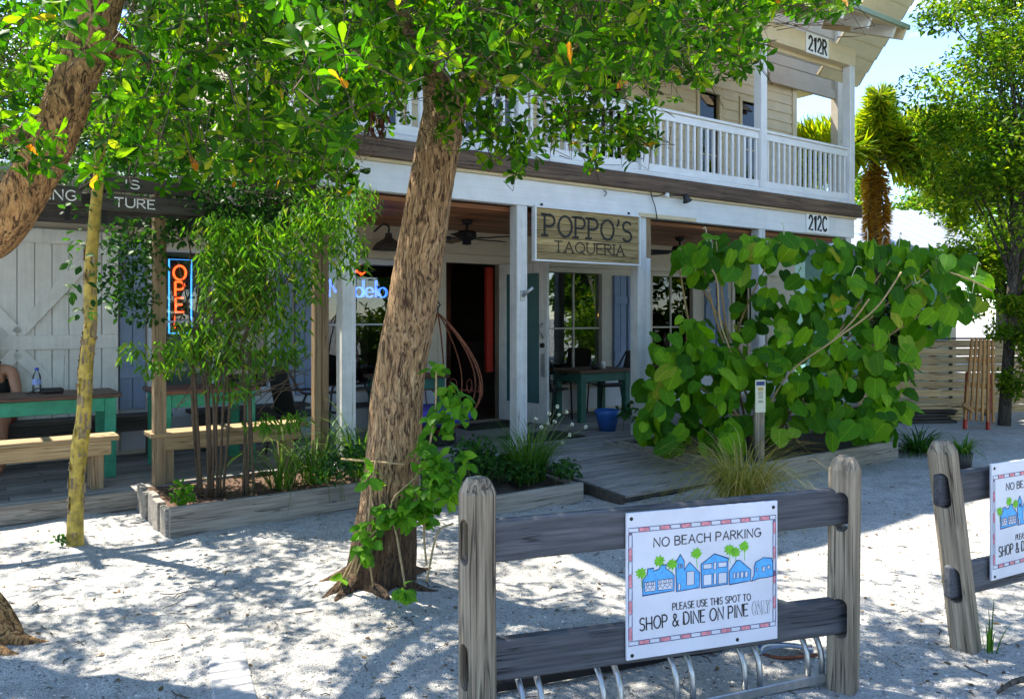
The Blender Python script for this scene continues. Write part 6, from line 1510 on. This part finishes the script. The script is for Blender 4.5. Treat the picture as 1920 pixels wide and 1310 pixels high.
bg_tree('dark bush in front of the board fence at the right edge', gp(1935, 800), 2.4, (.55, .5, .9), 1.2, 6000, 'leaf_far', (.05, .10), .04, 20, 31)
bg_tree('dark bush between the big leafed shrub and the board fence', gp(1672, 790), 2.2, (.5, .4, .8), 1.5, 5000, 'leaf_dk', (.05, .10), .04, 18, 32)
for k, a in enumerate((-2.4, -1.5, -.7, .5, 2.9, 3.6)):   # surface roots of the big tree
    L_ = .34; b_x, b_y = -.79, 4.72
    MB().tube(rel(TA, [(b_x + (.10 + q * L_) * math.cos(a + .4 * q), b_y + (.10 + q * L_) * math.sin(a + .4 * q), .075 * (1 - q) ** 2 - .02 + gh(b_x, b_y) * (1 - q * .8)) for q in np.linspace(0, 1, 7)]), lerp_list([.06, .035, .015], 7), 8).build('root', M['bark'], TA, smooth=True)

# leaf litter on the ground (stuff)
n_ = 1100; ly = 3.0 + 4.0 * RNG.random(n_); lx = (RNG.random(n_) * 1.35 - .66) * ly
LP = np.array([(x, y, gh(x, y) + .004) for x, y in zip(lx, ly)]); ax = unit(n_); ax[:, 2] *= .12; nm = np.tile([0, 0, 1.0], (n_, 1)) + unit(n_) * .25
lt_ = link('leaf_litter', leaves_mesh('leaf_litter', T_OB, LP, frames(ax, nm), RNG.uniform(.012, .05, n_), M['litter'])); tag(lt_, 'dry fallen leaves scattered over the shell ground', 'leaves', kind='stuff')
n_ = 500; q = RNG.random((n_, 2)); LP = np.array([list(W(-1.85 + 1.95 * a, -.72 + .9 * b, .185 + .02 * random.random())) for a, b in q]); ax = unit(n_); ax[:, 2] *= .3
lt2 = link('mulch_chips', leaves_mesh('mulch_chips', T_LANCE, LP, frames(ax, np.tile([0, 0, 1.0], (n_, 1)) + unit(n_) * .5), RNG.uniform(.03, .08, n_), M['litter'])); tag(lt2, 'bark chips and dry bits on the soil of the left planter', 'mulch', kind='stuff')

tw_ = MB()
for k in range(260):                          # short fallen twigs
    y = random.uniform(3.0, 7.5); x = random.uniform(-.62, .62) * y; a = random.random() * 6.28; L_ = random.uniform(.03, .13); z = gh(x, y) + .004
    tw_.tube([(x, y, z), (x + L_ * .5 * math.cos(a), y + L_ * .5 * math.sin(a), z + .004), (x + L_ * math.cos(a + .3), y + L_ * math.sin(a + .3), z)], random.uniform(.0012, .003), 4)
tg = link('ground_twigs', tw_.mesh('ground_twigs', M['twig'])); tag(tg, 'short fallen twigs scattered over the shell ground', 'twigs', kind='stuff')

# ------------------------------------------------------------------ seated person at the left edge
def skin_chain(name, verts, edges, radii, mat, parent=None, root=0, sub=2):
    me = bpy.data.meshes.new(name); me.from_pydata([tuple(v) for v in verts], edges, []); o = bpy.data.objects.new(name, me); col.objects.link(o)
    md = o.modifiers.new('skin', 'SKIN'); md.use_smooth_shade = True; md.branch_smoothing = .6
    for i, v in enumerate(me.skin_vertices[0].data): r_ = radii[i]; v.radius = r_ if hasattr(r_, '__len__') else (r_, r_); v.use_root = (i == root)
    sd = o.modifiers.new('sub', 'SUBSURF'); sd.levels = sub; sd.render_levels = sub
    bpy.context.view_layer.update(); ev = o.evaluated_get(bpy.context.evaluated_depsgraph_get()); out = bpy.data.meshes.new_from_object(ev); bpy.data.objects.remove(o)
    out.materials.clear(); out.materials.append(M[mat]); out.polygons.foreach_set('use_smooth', [True] * len(out.polygons)); out.name = name
    return link(name, out, parent)
pc = W(-3.30, 1.92, .152); x0 = at(-14, 700, 7.0); pr = link('person_root', None)
bpy.data.objects.remove(pr)
PZ = .46
V_ = [(0, 0, PZ), (0, -.02, PZ + .16), (0, -.05, PZ + .32), (0, -.07, PZ + .47), (0, -.08, PZ + .55), (-.03, -.12, PZ + .66), (-.05, -.14, PZ + .76),
      (.17, -.08, PZ + .46), (.225, -.14, PZ + .22), (.06, -.36, PZ + .23), (-.04, -.38, PZ + .25),
      (-.17, -.08, PZ + .46), (-.225, -.14, PZ + .22), (-.06, -.38, PZ + .21), (.05, -.40, PZ + .22),
      (.10, -.05, PZ - .01), (.15, -.45, PZ + .02), (.15, -.44, .08), (.15, -.56, .035),
      (-.10, -.05, PZ - .01), (-.15, -.45, PZ + .02), (-.15, -.44, .08), (-.15, -.56, .035)]
E_ = [(0, 1), (1, 2), (2, 3), (3, 4), (4, 5), (5, 6), (3, 7), (7, 8), (8, 9), (9, 10), (3, 11), (11, 12), (12, 13), (13, 14), (0, 15), (15, 16), (16, 17), (17, 18), (0, 19), (19, 20), (20, 21), (21, 22)]
Rd = [(.15, .12), (.135, .10), (.15, .105), (.12, .09), .055, .085, .075, .06, .045, .038, .032, .06, .045, .038, .032, .095, .068, .04, .035, .095, .068, .04, .035]
person = skin_chain('person', V_, E_, Rd, 'skin')
px_ = at(-12, 700, 7.62); person.location = (px_.x, 7.62, .152); person.rotation_euler = (0, 0, ANG * .6)
tag(person, 'person in black top and red patterned shorts seated with folded arms behind the left table', 'person')
skin_chain('black_top', [(0, 0, PZ + .02), (0, -.02, PZ + .17), (0, -.05, PZ + .33), (0, -.062, PZ + .40)], [(0, 1), (1, 2), (2, 3)], [(.165, .135), (.152, .118), (.165, .122), (.14, .10)], 'cloth_k', person)
skin_chain('shorts', [(0, 0, PZ), (.10, -.05, PZ - .005), (.145, -.38, PZ + .02), (-.10, -.05, PZ - .005), (-.145, -.38, PZ + .02)], [(0, 1), (1, 2), (0, 3), (3, 4)], [(.16, .13), .108, .085, .108, .085], 'cloth_r', person)
hm = MB().lathe([(0, .105), (.05, .098), (.088, .06), (.098, .0), (.09, -.06), (.06, -.12), (0, -.13)], 16, (-.045, -.125, PZ + .755)); hm.build('hair', M['hair'], person, smooth=True)
for sg_ in (-1, 1): MB().tube([(sg_ * .075 - .01, -.175, PZ + .42), (sg_ * .07 - .005, -.14, PZ + .52), (sg_ * .065, -.06, PZ + .54)], .012, 6).build('top_strap', M['cloth_k'], person, smooth=True)
for sg_, hx in ((1, -.04), (-1, .05)):        # fingers of the folded hands
    for k in range(4): MB().tube(catmull([(hx, -.40, PZ + .215 + .018 * k), (hx - sg_ * .05, -.41, PZ + .212 + .018 * k), (hx - sg_ * .085, -.395 + .004 * k, PZ + .205 + .018 * k)], 4), lerp_list([.009, .007], 9), 6).build('finger', M['skin'], person, smooth=True)
    MB().tube([(hx, -.40, PZ + .275), (hx - sg_ * .03, -.41, PZ + .30), (hx - sg_ * .055, -.405, PZ + .305)], .0095, 6).build('thumb', M['skin'], person, smooth=True)
